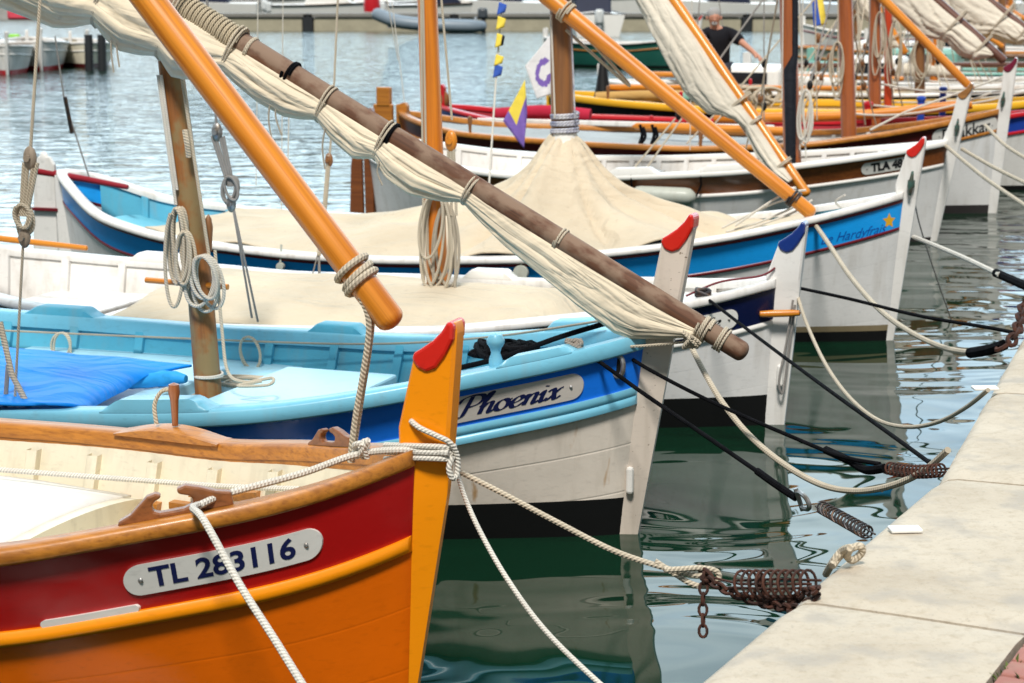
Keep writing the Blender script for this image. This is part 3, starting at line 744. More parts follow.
c = b2.side(-.03, b2.zs(-.03) - .115, -1, .004); nrm = Vector((.25, -1, -.1)).normalized()
mb = MB(); P = [c + Vector((.027*math.cos(a)*.9, 0, .045*math.sin(a))) + Vector((.016*math.cos(a)*0, .0, 0)) for a in [2*math.pi*i/20 for i in range(21)]]; mb.tube(P, .011, 8)
hw = mb.build('hawse_ring', STEEL, b2.root)
mb = MB(); mb.lathe([(.001, 0), (.034, 0)], c + Vector((0, -.002, 0)), nrm, 16); mb.build('hawse_hole', BLACK, hw)
boxm = MB(); boxm.box((.0, -.056, .25), (.032, .03, .12)); boxm.build('anode', CLEAN_WHITE, b2.root, smooth=False, bevel=.012)
# mast, yard, furled sail
mast2 = b2.spar('mast', [(-2.06, 0, .3), (-2.10, 0, 1.0), (-2.21, 0, 1.93), (-2.24, 0, 2.25)], [.063, .055], PEEL_MAST, n=18)
ya = Vector((.49, -.12, .86)); yb = Vector((-2.19, -.12, 2.31)); yb = ya + (yb - ya)*1.75
yard2 = b2.spar('yard', [yb, ya], [.066, .043], GREY_YARD, n=20)
LT = (yb - ya).length; dd = (yb - ya).normalized()
def on_yard(px):  # fraction along the yard seen at column px
    py = 350 + (740 - px)*-.6086 + 0
    return (b2.at_y(px, py, -.12) - ya).dot(dd)/LT
prof = []
for px, gap in ((700, 13), (680, 30), (655, 50), (640, 55), (600, 52), (560, 45), (520, 38), (490, 28), (473, 22), (455, 33), (430, 44), (405, 42), (388, 33), (372, 42), (347, 37), (329, 30), (300, 44), (275, 46), (255, 43), (238, 41), (215, 68), (200, 76), (182, 68), (150, 82), (120, 76), (90, 98), (40, 108), (-40, 112), (-120, 100)):
    D = gap*.853/222
    fl = .028 if px > 484 else .5*D/2 + .02
    prof.append((on_yard(px), D*.52, D*.50, fl))
b2.sail(ya, yb, prof, SAILC, yard2, seed=3, ties=[(on_yard(px), .0055, ROPE) for px in (473, 388, 329, 238, 182, 120)])
b2.wrap(ya + dd*LT*on_yard(210), dd, .058, .34, .0055, rope_m('served_rope', (.56, .47, .33), freq=40), yard2, 'rope_serving')
for px, w_, r_ in ((705, .05, .006), (722, .035, .005), (560, .02, .005), (390, .03, .007), (290, .035, .007), (250, .02, .006)):
    b2.wrap(ya + dd*LT*on_yard(px), dd, .047 if px > 450 else .052, w_, r_, ROPE if px != 290 and px != 390 else ROPE_K, yard2, seed=px)
for px, l in ((124, .2), (118, .24), (277, .26), (284, .18), (386, .12), (331, .2)):
    u = on_yard(px); c = ya + dd*LT*u + Vector((0, -.06, -.1 - (.12 if px < 130 else 0)))
    b2.line([c, c + Vector((-.02, 0, -l*.5)), c + Vector((.01*math.sin(px), 0, -l))], .004, ROPE_T, 'tie_end', yard2)
b2.line([b2.at_y(592, 347, -.16), b2.at_y(640, 346, -.14), b2.at_y(695, 341, -.12)], .006, ROPE, 'tack_line')
# lines along the far lining
b2.line([b2.at_y(-10, 330, .86), b2.at_y(150, 337, .9), b2.at_y(350, 344, .82), b2.at_y(480, 338, .6), b2.at_y(606, 320, .2)], .006, ROPE_T, 'side_line')
b2.line([b2.at_y(-10, 352, .9), b2.at_y(120, 358, .9), b2.at_y(190, 362, .86)], .005, ROPE_T, 'side_line')
for px, py in ((62, 333), (248, 337)):
    P = coil_pts(b2.at_y(px, py, .86), (0, 0, 1), (1, 0, 0), (0, -1, 0), .10, .16, 2, px)
    b2.line(P, .007, ROPE, 'hanging_loop', sm=True, n=3)
BLOCKW = wood('old_block', (.30, .24, .18), (.16, .12, .09), rough=.7, coat=0)
# shrouds with blocks
def tackle(bt, px, top, blk, knot, foot, y, r=.007, m=None):
    m = m or ROPE_G
    ln = bt.line([bt.at_y(*top, y), bt.at_y(*blk, y)], r, m, 'shroud', sm=False)
    c = bt.at_y(*blk, y); k = bt.at_y(*knot, y)
    bt.block(c, ln, .05, STEEL if m is ROPE_G else BLOCKW)
    for dx in (-.03, -.01, .015, .035): bt.line([c + Vector((dx, 0, -.02)), k + Vector((dx*.45, .01*dx, .05))], .0085, m, 'fall', ln, sm=False)
    bt.block(k + Vector((0, 0, -.04)), ln, .045, STEEL if m is ROPE_G else BLOCKW)
    bt.line(coil_pts(k + Vector((0, 0, .10)), (0, 0, 1), (1, 0, 0), (0, -1, 0), .07, .13, 4, px, 10), .008, m, 'hitch', ln, n=3)
    for f in foot: bt.line([k, bt.at_y(*f, y)], .006, m, 'lanyard', ln, sm=False)
tackle(b2, 1, (42, -30), (30, 158), (24, 228), ((14, 415),), -.98, m=ROPE)
tackle(b2, 2, (204, -40), (217, 132), (231, 196), ((252, 318), (258, 322)), .95)
b2.line([b2.at_y(0, 322, -.95), b2.at_y(12, 375, -.98), b2.at_y(38, 424, -1.0)], .013, ROPE, 'shroud', sm=False)
b2.line([b2.at_y(8, 365, -.95), b2.at_y(4, 420, -.98)], .01, ROPE_G, 'shroud', sm=False)
for a, c_ in (((158, 75), (176, 205)), ((181, 72), (209, 255)), ((161, 75), (177, 190))):
    b2.line([b2.at_y(*a, -.07), b2.at_y(*c_, -.07)], .008, ROPE_W if a[0] < 170 else ROPE, 'halyard', sm=False)
b2.line([b2.at_y(185, 130, -.08), b2.at_y(187, 142, -.09), b2.at_y(189, 157, -.08)], .014, ROPE, 'hitch')
b2.line([b2.at_y(215, 250, -.07), b2.at_y(222, 330, -.1), b2.at_y(228, 372, -.15), b2.at_y(245, 382, -.2), b2.at_y(272, 378, -.15), b2.at_y(268, 385, -.25), b2.at_y(238, 386, -.25), b2.at_y(262, 381, -.2)], .008, ROPE, 'halyard_tail')
pin = MB(); pin.tube([b2.at_y(146, 280, -.02), b2.at_y(228, 287, -.02)], .014, 8); pin.build('belaying_bar', VARN_UV, b2.root)
b2.part(MB().lathe([(.012, -.06), (.016, 0), (.02, .05), (.014, .09), (.001, .11)], b2.at_y(209, 238, -.02)), 'belaying_pin', BROWN_MAST)
b2.wrap((-2.065, 0, .56), (0, 0, 1), .06, .02, .006, ROPE_W, mast2)
def hank(bt, name, top, w_, h, turns, seed, m, label, y=-.1, out=(0, -1, 0)):
    c = bt.at_y(*top, y); P = [bt.w(q) for q in coil_pts(c, (0, 0, 1), (1, 0, 0), out, w_, h, turns, seed)]
    return tag(rope_obj(name, P, .0085, m, n=3, seg=7), label, 'rope coil', 'rope coils hung on the masts')
hank(b2, 'rope_coil', (178, 208), .085, .42, 5, 4, ROPE, 'longer rope coil hung high on the peeling mast of Phoenix', -.1)
hank(b2, 'rope_coil', (184, 232), .07, .24, 3, 9, ROPE, 'small rope loops tucked under the long coil on the peeling mast', -.13)
hank(b2, 'rope_coil', (203, 256), .125, .23, 5, 5, rope_m('pale_rope', (.62, .58, .50), freq=50), 'round pale rope coil low on the peeling mast of Phoenix', -.11)
# blue tarpaulin over the stern sheets, its rolled end beside it
TZ = 0
ctrl = [[b2.at_z(-60, 352, .60), b2.at_z(30, 354, .60), b2.at_z(110, 360, .585), b2.at_z(192, 371, .56)],
        [b2.at_z(-60, 372, .615), b2.at_z(30, 372, .61), b2.at_z(100, 374, .59), b2.at_z(152, 379, .545)],
        [b2.at_z(-60, 392, .605), b2.at_z(20, 392, .60), b2.at_z(85, 392, .60), b2.at_z(124, 393, .525)],
        [b2.at_z(-60, 409, .60), b2.at_z(20, 409, .60), b2.at_z(70, 409, .60), b2.at_z(94, 407, .555)]]
drape(b2, resample(ctrl, 9, 12), TARP, 'tarpaulin', 'bright blue tarpaulin spread over the stern of Phoenix', 'tarpaulin', seed=2, amp=.006, freq=3, fold=lambda p: .012*abs(math.sin(p.y*2.6 + p.x*3.4)) + .007*abs(math.sin(p.x*2.5 - p.y*5 + .6)) + .0025*math.sin(p.x*17 + p.y*11))
rp = [b2.w(b2.at_z(*q, .54)) for q in ((128, 384), (150, 380), (172, 378), (186, 379))]
tag(rope_obj('rolled_cloth', rp, [.016 + .022*math.sin(math.pi*min(1, (i + 3)/34))*(1 + .06*math.sin(i*.9)) for i in range(31)], canvas('pale_tarp', (.03, .33, .74), .6, .9), n=10, seg=12), 'rolled pale blue cloth lying beside the peeling mast', 'cloth')
P = []
for q in range(70):
    a_ = q*.55; r_ = .10 + .035*math.sin(q*.21) + .012*math.sin(q*1.3); P.append(b2.w(b2.at_z(250, 383, .455) + Vector((r_*1.3*math.cos(a_), r_*math.sin(a_), .012*(q/70) + .004*math.sin(q)))))
tag(rope_obj('rope_coil', P, .0075, ROPE, n=3, seg=6), 'flat rope coil lying on the pale deck before the peeling mast', 'rope coil', 'rope coils hung on the masts')
# heap of black rope on the bow
rng = random.Random(5); P = []
for i in range(60):
    a = i*1.7; P.append(b2.w(Vector((-.62 + .17*math.sin(a*.61)*rng.uniform(.3, 1), .12 + .16*math.cos(a)*rng.uniform(.3, 1), b2.zs(-.6) - .05 + .06*rng.random()))))
tag(rope_obj('rope_heap', P, .014, ROPE_K, n=4), 'heap of black rope on the bow of Phoenix', 'rope')

# ================================================================== Marguerite
b3 = Boat('wooden_boat', 'white boat with navy band and navy stem tip, lettered Marguerite', G_BOATS, ground(781, 424), 5.6, 2.0,
          [(-5.6, .82), (-5.24, .68), (-4.56, .60), (-3.72, .545), (-3.4, .525), (-1.66, .58), (-1.0, .655), (-.43, .71), (0, .81), (.5, .95)], .045, .19, .17, .05, -.035, .13)
b3.fr = lambda z: .02 + .088*z
b3.hull(None, [WHITE_HULL, BLACK]); b3.strake(NAVY); b3.cap(WHITE, .03, .085); b3.rub(CLEAN_WHITE, .016, out=.018)
b3.inner(WHITE, .22, rib_t=[.08 + .06*i for i in range(15)], sides=(1,), rw=.045)
b3.stem(WHITE, 1.115, paint('navy_tip', (.01, .03, .18), .2, .1, coat=.6), front=lambda z: .02 + .088*z, h1=.026)
b3.sternpost(WHITE, 1.05)
pl = b3.plate(-.47, b3.rubz(-.47) + .085, .68, .105, CLEAN_WHITE)
b3.write(script_mesh('Marguerite', .085, wide=1.5), INKK, pl)
b3.deck(WHITE, .02, .16, lambda x: b3.zs(x) - .07, 'bow_deck')
boxpart(b3, 'stern_bench', -4.9, -4.2, -.72, .6, .3, .40, WHITE)
boxpart(b3, 'thwart', -4.05, -3.85, -.9, .9, .38, .42, WHITE)
for x, l in ((-2.05, .34), (-4.3, .34)): b3.pad(x, l, CLEAN_WHITE, .05, (1,))
for x in (-3.72, -3.35, -3.0, -1.84):
    p = b3.side(x, b3.zs(x) - .07, 1, -.10); mb = MB(); mb.box(p, (.085, .05, .03)); mb.build('thole_block', BRONZE, b3.root, smooth=False, bevel=.008)
mb = MB(); q0, q1 = b3.at_y(760, 314, -.14), b3.at_y(797, 313, -.085); mb.lathe([(.001, -.005), (.016, 0), (.02, .06), (.019, .16), (.015, .21), (.001, .217)], q0, (q1 - q0)); mb.build('belaying_bar', VARN_UV, b3.root)
boxm = MB(); boxm.box((.0, -.055, .28), (.034, .03, .12)); boxm.build('anode', CLEAN_WHITE, b3.root, smooth=False, bevel=.012)
b3.line([b3.at_y(793, 300, -.06), b3.at_y(786, 345, -.07), b3.at_y(779, 380, -.09), b3.at_y(783, 392, -.07), b3.at_y(789, 350, -.06), b3.at_y(795, 305, -.05)], .007, ROPE_G, 'hanging_line')
mast3 = b3.spar('mast', [(-2.0, 0, .3), (-2.075, 0, 2.7)], [.064, .055], ORANGE_MAST, n=18)
b3.spar('tiller', [b3.at_y(-40, 234, 0), b3.at_y(86, 248, 0)], [.022, .017], VARN_UV)
b3.spar('thole_bar', [b3.at_y(146, 279, .3), b3.at_y(166, 281, .3)], .012, VARN_UV)
for a, c_ in (((421, -5), (424, 280)), ((441, -5), (452, 120)), ((423, -5), (428, 250))):
    b3.line([b3.at_y(*a, -.06), b3.at_y(*c_, -.07)], .007, ROPE, 'halyard', sm=False)
bl = b3.at_y(451, 141, -.08); b3.block(bl, mast3, .06)
for dx in (-.03, 0, .03): b3.line([bl + Vector((dx*.5, 0, -.03)), bl + Vector((dx, 0, -.42))], .009, ROPE, 'fall', mast3, sm=False)
b3.line([b3.at_y(338, -5, .9), b3.at_y(333, 110, .9), b3.at_y(329, 165, .9)], .007, ROPE, 'shroud', sm=False)
b3.line([b3.at_y(329, 155, .9), b3.at_y(325, 205, .9), b3.at_y(319, 255, .9)], .016, ROPE, 'shroud_tackle', sm=False); b3.block(b3.at_y(329, 160, .9), b3.root, .045, BROWN_MAST)
for f in ((300, 322), (322, 322), (318, 300)): b3.line([b3.at_y(319, 250, .9), b3.at_y(*f, .9)], .005, ROPE_G, 'lanyard', sm=False)
hank(b3, 'rope_coil', (437, 192), .15, .50, 6, 11, ROPE, 'tangled rope coil hanging on the orange mast', -.1)
hank(b3, 'rope_coil', (446, 205), .12, .62, 3, 15, ROPE_T, 'long thin line looped beside the tangled coil on the orange mast', -.07)
rows = []
for i in range(30):
    x = -3.85 + 2.75*i/29; e = min(1, min(i, 29 - i)/2.5)
    hw_ = b3.b((b3.x0 - x)/b3.L) - .13
    rows.append([(x, k*hw_, .515 + .15*(1 - abs(k)**1.5)*e + (0 if e > .9 else -.06*(1 - e))) for k in [j/9 - 1 for j in range(19)]])
drape(b3, rows, CANVAS, 'boat_cover', 'low beige canvas cover spread over the boat with the orange mast', 'boat cover', 'canvas boat covers', amp=.03, freq=2.3, fold=lambda p: .012*math.sin(p.x*5 + p.y*3) - .02*abs(math.sin(p.x*2.2)))

# ================================================================== blue boat with the tent
b4 = Boat('wooden_boat', 'sky blue boat with a yellow star on its bow and red tiller', G_BOATS, ground(893, 340), 6.48, 2.2,
          [(-6.7, 1.0), (-6.4, .95), (-6.12, .84), (-5.85, .69), (-5.08, .595), (-3.87, .55), (-3.14, .555), (-2.09, .605), (-1.38, .69), (-.88, .77), (-.4, .88), (-.02, .98), (.4, 1.12)], .042, .20, .07, .085, .045, .105)
b4.fr = lambda z: .003 + .125*z
b4.hull(None, [WHITE_HULL, BLACK, ALGAE], boot_line=.04); b4.strake(SKYBLUE); b4.cap(WHITE, .035, .09)
b4.rub(MAROON, .014, lambda x: b4.zs(x) - b4.rail - .012, 'upper_rub_rail', out=.02); b4.rub(MAROON, .012, out=.014)
b4.inner(TURQ, .25, rib_t=[.70 + .045*i for i in range(6)], floor=paint('blue_floor', (.25, .36, .38)), sides=(1,))
b4.stem(WHITE, 1.37, RED_TIP, front=lambda z: .003 + .125*z, h1=.026)
b4.sternpost(WHITE, .93, .10); boxpart(b4, 'stern_band', -6.70, -6.46, -.055, .055, .62, .645, MAROON, .004)
mb = MB(); mb.prism([(-6.50, .98), (-6.49, -.4), (-6.76, -.4), (-6.71, .45), (-6.68, .98), (-6.64, 1.04), (-6.54, 1.04)], (1, 0, 0), (0, 0, 1), (0, 1, 0), .02); mb.build('rudder', WHITE, b4.root, smooth=False, bevel=.008)
tl = b4.spar('tiller', [b4.at_y(38, 171, 0), b4.at_y(85, 179, 0), b4.at_y(127, 187, 0)], [.032, .02], paint('tiller_red', (.26, .012, .02), .3, .2))
b4.part(MB().ball(b4.at_y(44, 159, 0), .06, 12, 8, (.7, .4, 1)), 'rudder_head', WHITE)
b4.line([b4.at_y(55, 36, -.3), b4.at_y(64, 98, -.2), b4.at_y(89, 177, 0)], .006, ROPE_G, 'tiller_line', sm=False)
b4.part(MB().tube([b4.at_y(65, 97, -.2), b4.at_y(72, 133, -.12)], .016, 8), 'turnbuckle', DARKST)
b4.deck(paint('turquoise_bench', (.16, .50, .64), .4, .15), .80, .93, lambda x: b4.zs(x) - .20, 'stern_deck')
b4.deck(WHITE, .02, .10, lambda x: b4.zs(x) - .09, 'bow_deck')
boxpart(b4, 'thwart', -5.30, -5.08, -.56, .56, .45, .48, LBLUE)
mast4 = b4.spar('mast', [(-2.33, 0, .3), (-2.37, 0, 2.25), (-2.40, 0, 3.2)], [.082, .072], BROWN_MAST, n=18)
b4.wrap((-2.335, 0, 1.40), (0, 0, 1), .084, .15, .012, ROPE_BW, mast4, 'rope_wrap')
b4.line([b4.at_y(551, 15, -.09), b4.at_y(555, 118, -.09)], .007, ROPE_W, 'halyard', sm=False); b4.line([b4.at_y(571, 15, -.08), b4.at_y(575, 118, -.08)], .006, ROPE_BW, 'halyard', sm=False)
ya, yb = b4.at_y(810, 212, -.16), b4.at_y(548, -3, -.16); yb = ya + (yb - ya)*1.9
yard4 = b4.spar('yard', [yb, ya], [.074, .048], VARN_UV, n=18); d4 = (yb - ya).normalized()
b4.wrap(ya + d4*.14, d4, .05, .05, .008, DARKST, yard4, 'yard_band')
b4.wrap(ya + d4*2.16, d4, .066, .06, .008, ROPE, yard4)
b4.line([ya + d4*2.0 + Vector((0, 0, -.05)), ya + d4*1.75 + Vector((.1, .1, -.25)), b4.at_y(566, 30, -.05)], .012, ROPE, 'truss')
XS = [-5.3, -4.7, -4.1, -3.4, -2.9, -2.6, -2.43, -2.33, -2.22, -2.0, -1.7, -1.3, -.95, -.7]
ZR = [.625, .66, .70, .79, .92, 1.10, 1.30, 1.34, 1.27, 1.03, .86, .755, .715, .70]
ctrl = []
for x, zr in zip(XS, ZR):
    tt = (b4.x0 - x)/b4.L; hw_ = b4.b(tt) - .10; ze = b4.zs(x) - .01
    pinch = max(.09, 1) ; row = []
    for k in (-1, -.8, -.55, -.3, -.1, 0, .1, .3, .55, .8, 1):
        a = abs(k); f = (1 - a); prof_ = f**(1.0 + .42*max(0, zr - .75))
        row.append((x + (0 if a > .25 else 0), k*hw_, ze + (zr - ze)*prof_ - .02*math.sin(math.pi*f)*(1 if zr < .8 else 0)))
    ctrl.append(row)
def tentfold(p):
    x, y = p.x + 2.33, p.y; r_ = math.hypot(x, y*1.3); a = math.atan2(y*1.3, x)
    return -.09*(1 - abs(math.sin(a*3.5 + .5)))**5*math.exp(-((r_ - .8)/.7)**2) + .03*math.sin(a*11 + 2*math.sin(a*3))*math.exp(-((r_ - .55)/.45)**2) + .028*math.sin(a*7 + 1)*math.exp(-((r_ - 1.4)/.8)**2) - .012*abs(math.sin(x*3.1 + .4))
drape(b4, resample(ctrl, 9, 7), CANVAS, 'boat_cover', 'beige canvas tent hung from the dark mast over the sky blue boat', 'boat cover', 'canvas boat covers', amp=.035, freq=1.9, seed=4, fold=tentfold)
mb = MB(); mb.lathe([(.20, -.17), (.135, -.08), (.095, .0), (.088, .05)], (-2.335, 0, 1.28), n=20); mb.build('canvas_collar', canvas('white_canvas', (.72, .70, .66)), b4.root)
for q in (((722, 228), (770, 205), (800, 196)), ((726, 232), (760, 222), (803, 203)), ((735, 226), (780, 196), (806, 190)), ((728, 236), (790, 214), (812, 200)), ((845, 195), (836, 203), (860, 216), (880, 207))):
    b4.line([b4.at_y(x_, y_, -.2 + .1*i) for i, (x_, y_) in enumerate(q)], .008, ROPE_W, 'bow_line')
V = []
for i in range(10):
    a = math.pi/2 + i*math.pi/5; r_ = .055 if i % 2 == 0 else .026; V.append((r_*math.cos(a), r_*math.sin(a), 0))
xc = b4.at_y(887, 222, -.22)[0]; zc = b4.at_y(887, 222, -.2)[2]
b4.write((V + [(0, 0, 0)], [(i, (i + 1) % 10, 10) for i in range(10)]), YELLOWP, None, (xc, zc, lambda x: 0, .004, -1), 'star')
q = b4.at_y(852, 234, -.34)
b4.write(font_mesh('Le Hardyfrais', .088, .45), paint('script_blue', (.008, .08, .40), .4, .1), None, (q[0], q[2] - .01, lambda x: .18*(x - q[0]), .004, -1), 'lettering')
def stem_cleat(bt, px, py, y=-.07):
    c = bt.at_y(px, py, y); mb = MB(); mb.tube([c + Vector((-.005, 0, -.075)), c + Vector((0, -.012, 0)), c + Vector((.008, 0, .085))], [.01, .02, .008], 8); mb.box(c + Vector((0, .01, 0)), (.045, .03, .05)); return mb.build('cleat', BRONZE, bt.root, bevel=.004)
stem_cleat(b4, 911, 184)
for px, py, r_ in ((521, 273, .055), (282, 266, .03)):
    p = b4.side(b4.at_y(px, py, -1.1)[0], b4.at_y(px, py, -1.1)[2], -1, .05); mb = MB(); mb.lathe([(.001, -.02), (r_*.9, -.018), (r_, 0), (r_*.9, .018), (.001, .02)], p, (0, 1, 0), 18)
    mb.tube([p + Vector((0, 0, r_)), p + Vector((.0, .02, r_ + .12))], .008, 6); o = mb.build('float_disc', FENDER); o.location = b4.P; o.rotation_euler = b4.root.rotation_euler
    tag(o, 'grey float disc hung on the sky blue side below the canvas tent' if r_ > .04 else 'small pale float knotted on a cord over the sky blue side', 'float')

# ================================================================== TLA 481
b5 = Boat('wooden_boat', 'white boat with varnished band numbered TLA 481', G_BOATS, ground(936, 241), 5.86, 2.2,
          [(-6.1, .92), (-5.7, .82), (-4.7, .66), (-3.9, .60), (-2.9, .62), (-1.67, .70), (-1.07, .765), (-.4, .86), (.07, .94), (.5, 1.05)], .05, .18, .04, .14, .085, .12)
b5.fr = lambda z: .008 + .19*z
b5.hull(None, [WHITE_HULL, BOOTBLUE]); b5.strake(VARN_BAND); b5.cap(CLEAN_WHITE, .035, .09); b5.rub(CLEAN_WHITE, .018, out=.02)
b5.inner(WHITE, .3, rib_t=[.12 + .05*i for i in range(16)], sides=(1,), rw=.05)
b5.stem(WHITE, 1.475, wood('brown_tip', (.34, .15, .04), (.2, .08, .02), uv=False), front=lambda z: .008 + .19*z, h1=.028)
b5.sternpost(VARN_BAND, 1.12, .09); mb = MB(); mb.prism([(-5.85, .80), (-5.83, -.3), (-6.0, -.3), (-5.97, .5), (-5.93, .80)], (1, 0, 0), (0, 0, 1), (0, 1, 0), .025); mb.build('rudder', VARN_BAND, b5.root, smooth=False, bevel=.008)
b5.deck(WHITE, .02, .15, lambda x: b5.zs(x) - .07, 'bow_deck')
for x in (-3.0, -4.3): boxpart(b5, 'thwart', x - .12, x + .12, -.95, .95, .46, .49, WHITE)
boxpart(b5, 'wooden_seat', -4.25, -3.3, -.98, -.85, .56, .585, VARN); b5.pad(-2.6, .5, CLEAN_WHITE, .06, (-1,)); b5.pad(-1.75, .5, CLEAN_WHITE, .05, (-1,))
xa = b5.at_y(888, 171, -.55)[0]
pl = b5.plate(xa, b5.rubz(xa) + .098, .56, .11, PLATE)
b5.write(font_mesh('TLA 481', .102, 0, .006), INKK, pl)
stem_cleat(b5, 957, 128)
mast5 = b5.spar('mast', [(-1.35, 0, .3), (-1.46, 0, 2.21), (-1.5, 0, 3.0)], [.085, .075], RED_MAST, n=16)
mb = MB(); mb.tube([b5.at_y(791, 165, -.06), b5.at_y(790, 70, -.07), b5.at_y(795, 55, -.05), b5.at_y(795, -8, -.04)], [.05, .06, .03, .03], 12); mb.build('black_sleeve', canvas('black_cloth', (.012, .014, .02), .7), mast5)
for a, c_ in (((799, -5), (806, 160)), ((803, -5), (800, 150)), ((783, -5), (782, 100))): b5.line([b5.at_y(*a, -.09), b5.at_y(*c_, -.1)], .007, ROPE_W, 'halyard', sm=False)
ya, yb = b5.at_y(806, 193, -1.16), b5.at_y(672, -3, -.5); yb = ya + (yb - ya)*1.5
yard5 = b5.spar('yard', [yb, ya], [.06, .045], VARN_UV, n=14); d5 = (yb - ya).normalized(); LT5 = (yb - ya).length
ya2, yb2 = b5.at_y(790, 193, -1.10), b5.at_y(655, -3, -.44); yb2 = ya2 + (yb2 - ya2)*1.5
b5.spar('boom', [yb2, ya2], [.03, .03], wood('sprit', (.42, .18, .08), (.26, .09, .04)), n=10)
prof = [(u, .04 + dz, hd, .07) for u, dz, hd in ((.05, .0, .02), (.10, .05, .07), (.17, .05, .08), (.24, .03, .06), (.28, .05, .07), (.34, .13, .15), (.42, .17, .18), (.52, .16, .18), (.62, .15, .16), (.75, .12, .12), (.95, .08, .08))]
b5.sail(ya, yb, prof, SAILW, yard5, seed=9, ties=[(u, .008, ROPE) for u in (.1, .24, .31)], yoff=-.05)
# fender
fc0, fc1 = b5.side(-2.6, .46, -1, .10), b5.side(-2.02, .45, -1, .10); mb = MB()
mb.lathe([(.001, 0), (.05, .005), (.075, .035), (.082, .08), (.082, .48), (.075, .53), (.05, .56), (.03, .58), (.001, .585)], fc0, fc1 - fc0, 18)
o = mb.build('fender', FENDER); o.location = b5.P; o.rotation_euler = b5.root.rotation_euler; tag(o, 'pale cylindrical fender hung over the side of the varnished band boat', 'fender')
for x in (-2.62, -1.98): 
    mb = MB(); mb.tube([b5.side(x, b5.zs(x) + .005, -1, -.08), b5.side(x, b5.zs(x) + .01, -1, .02), b5.side(x, b5.zs(x) - .05, -1, .045), b5.side(x, b5.zs(x) - .12, -1, .04), (fc0 if x < -2.3 else fc1)], .010, 6); mb.build('fender_line', ROPE_K, o)

# ================================================================== Drakkar
b6 = Boat('wooden_boat', 'white boat with varnished rail and dark maroon band lettered Drakkar', G_BOATS, ground(996, 213), 6.75, 2.3,
          [(-7, .98), (-6.4, .85), (-5.8, .76), (-4.2, .72), (-3, .70), (-1.81, .76), (-1.0, .88), (-.38, 1.0), (.0, 1.09), (.5, 1.2)], .055, .17, .09, .06, -.01, .12)
b6.fr = lambda z: .007 + .09*z
b6.hull(None, [WHITE_HULL, BOOTBLUE]); b6.strake(DMAROON); b6.cap(VARN, .035, .10); b6.rub(VARN, .02, out=.02)
b6.inner(WHITE, .3, rib_t=[.1 + .06*i for i in range(6)], sides=(1,)); b6.stem(WHITE, 1.62, paint('maroon_tip', (.16, .008, .03), .25, .1, coat=.5), front=lambda z: .007 + .09*z, h1=.03); b6.sternpost(VARN, 1.02, .12); MB().box((-6.98, 0, .62), (.24, .07, .75)).build('rudder', VARN, b6.root, smooth=False, bevel=.015); MB().box((-6.97, 0, 1.08), (.17, .09, .22)).build('rudder_head', VARN, b6.root, smooth=False, bevel=.015)
b6.deck(VARN, .02, .14, lambda x: b6.zs(x) - .06, 'bow_deck')
xa = b6.at_y(966, 126, -.4)[0]
pl = b6.plate(xa, b6.rubz(xa) + .075, .78, .16, PLATE); b6.write(font_mesh('Drakkar', .17, 0, .003), INKK, pl)
stem_cleat(b6, 1003, 100)
boxpart(b6, 'stern_rail', -6.2, -2.6, .98, 1.02, .73, .79, WHITE)
rows = []
for i in range(28):
    x = -6.4 + 3.9*i/27; hw_ = b6.b((b6.x0 - x)/b6.L) - .12; e = min(1, min(i, 27 - i)/3)
    rows.append([(x, k*hw_, b6.zs(x) - .07 + .06*(1 - abs(k)**1.6)*e) for k in [j/8 - 1 for j in range(17)]])
drape(b6, rows, GREYC, 'boat_cover', 'flat grey canvas cover with a varnished oar lying on it', 'boat cover', 'canvas boat covers', amp=.02, freq=2.2)
mast6 = b6.spar('mast', [(-1.54, 0, .3), (-1.66, 0, 2.3), (-1.7, 0, 3)], [.085, .075], RED_MAST, n=16)
ya, yb = b6.at_y(971, 88, -.1), b6.at_y(880, -4, -.14); yb = ya + (yb - ya)*2
yard6 = b6.spar('yard', [yb, ya], [.062, .042], VARN_UV, n=14)
for a, c_ in (((838, -5), (838, 90)), ((857, -5), (861, 60)), ((815, -5), (817, 120))): b6.line([b6.at_y(*a, -.1), b6.at_y(*c_, -.1)], .008, ROPE, 'halyard', sm=False)
for q in ((764, 63), (764, 106)): b6.block(b6.at_y(*q, .9), b6.root, .055, BLACK)
b6.line([b6.at_y(764, -5, .9), b6.at_y(764, 120, .9)], .008, ROPE_G, 'shroud', sm=False)
for q in ((818, 38), (818, 66)): b6.block(b6.at_y(*q, .9), b6.root, .06, BROWN_MAST)
hank(b6, 'rope_coil', (838, 42), .13, .55, 5, 21, ROPE, 'rope coil hanging on the red brown mast of Drakkar', -.12)
oa, ob = b6.w(b6.at_z(632, 126, .84)), b6.w(b6.at_z(796, 132, .82))
o = MB(); o.tube([oa, oa.lerp(ob, .03), oa.lerp(ob, .3), ob], [.005, .04, .055, .05], 12); tag(o.build('oar', VARN_UV), 'varnished oar lying along the grey canvas cover', 'oar')
for px in (640, 652):
    q = b6.w(b6.at_z(px, 125, .88)); tag(rope_obj('strap', [q, q + Vector((.02, -.05, -.1)), q + Vector((-.01, -.1, -.2)), q + Vector((.05, -.1, -.12)), q + Vector((.03, -.06, -.02))], .017, ROPE_K), 'black strap hanging from the oar beside the block' if px == 652 else 'black strap hanging from the oar tip', 'strap')
b6.line([b6.at_y(870, 130, -.5), b6.at_y(905, 112, -.3), b6.at_y(1008, 75, 0)], .012, ROPE_W, 'bow_line', sm=False)
DARKWOOD = wood('dark_yard', (.13, .05, .03), (.07, .025, .015), rough=.4)
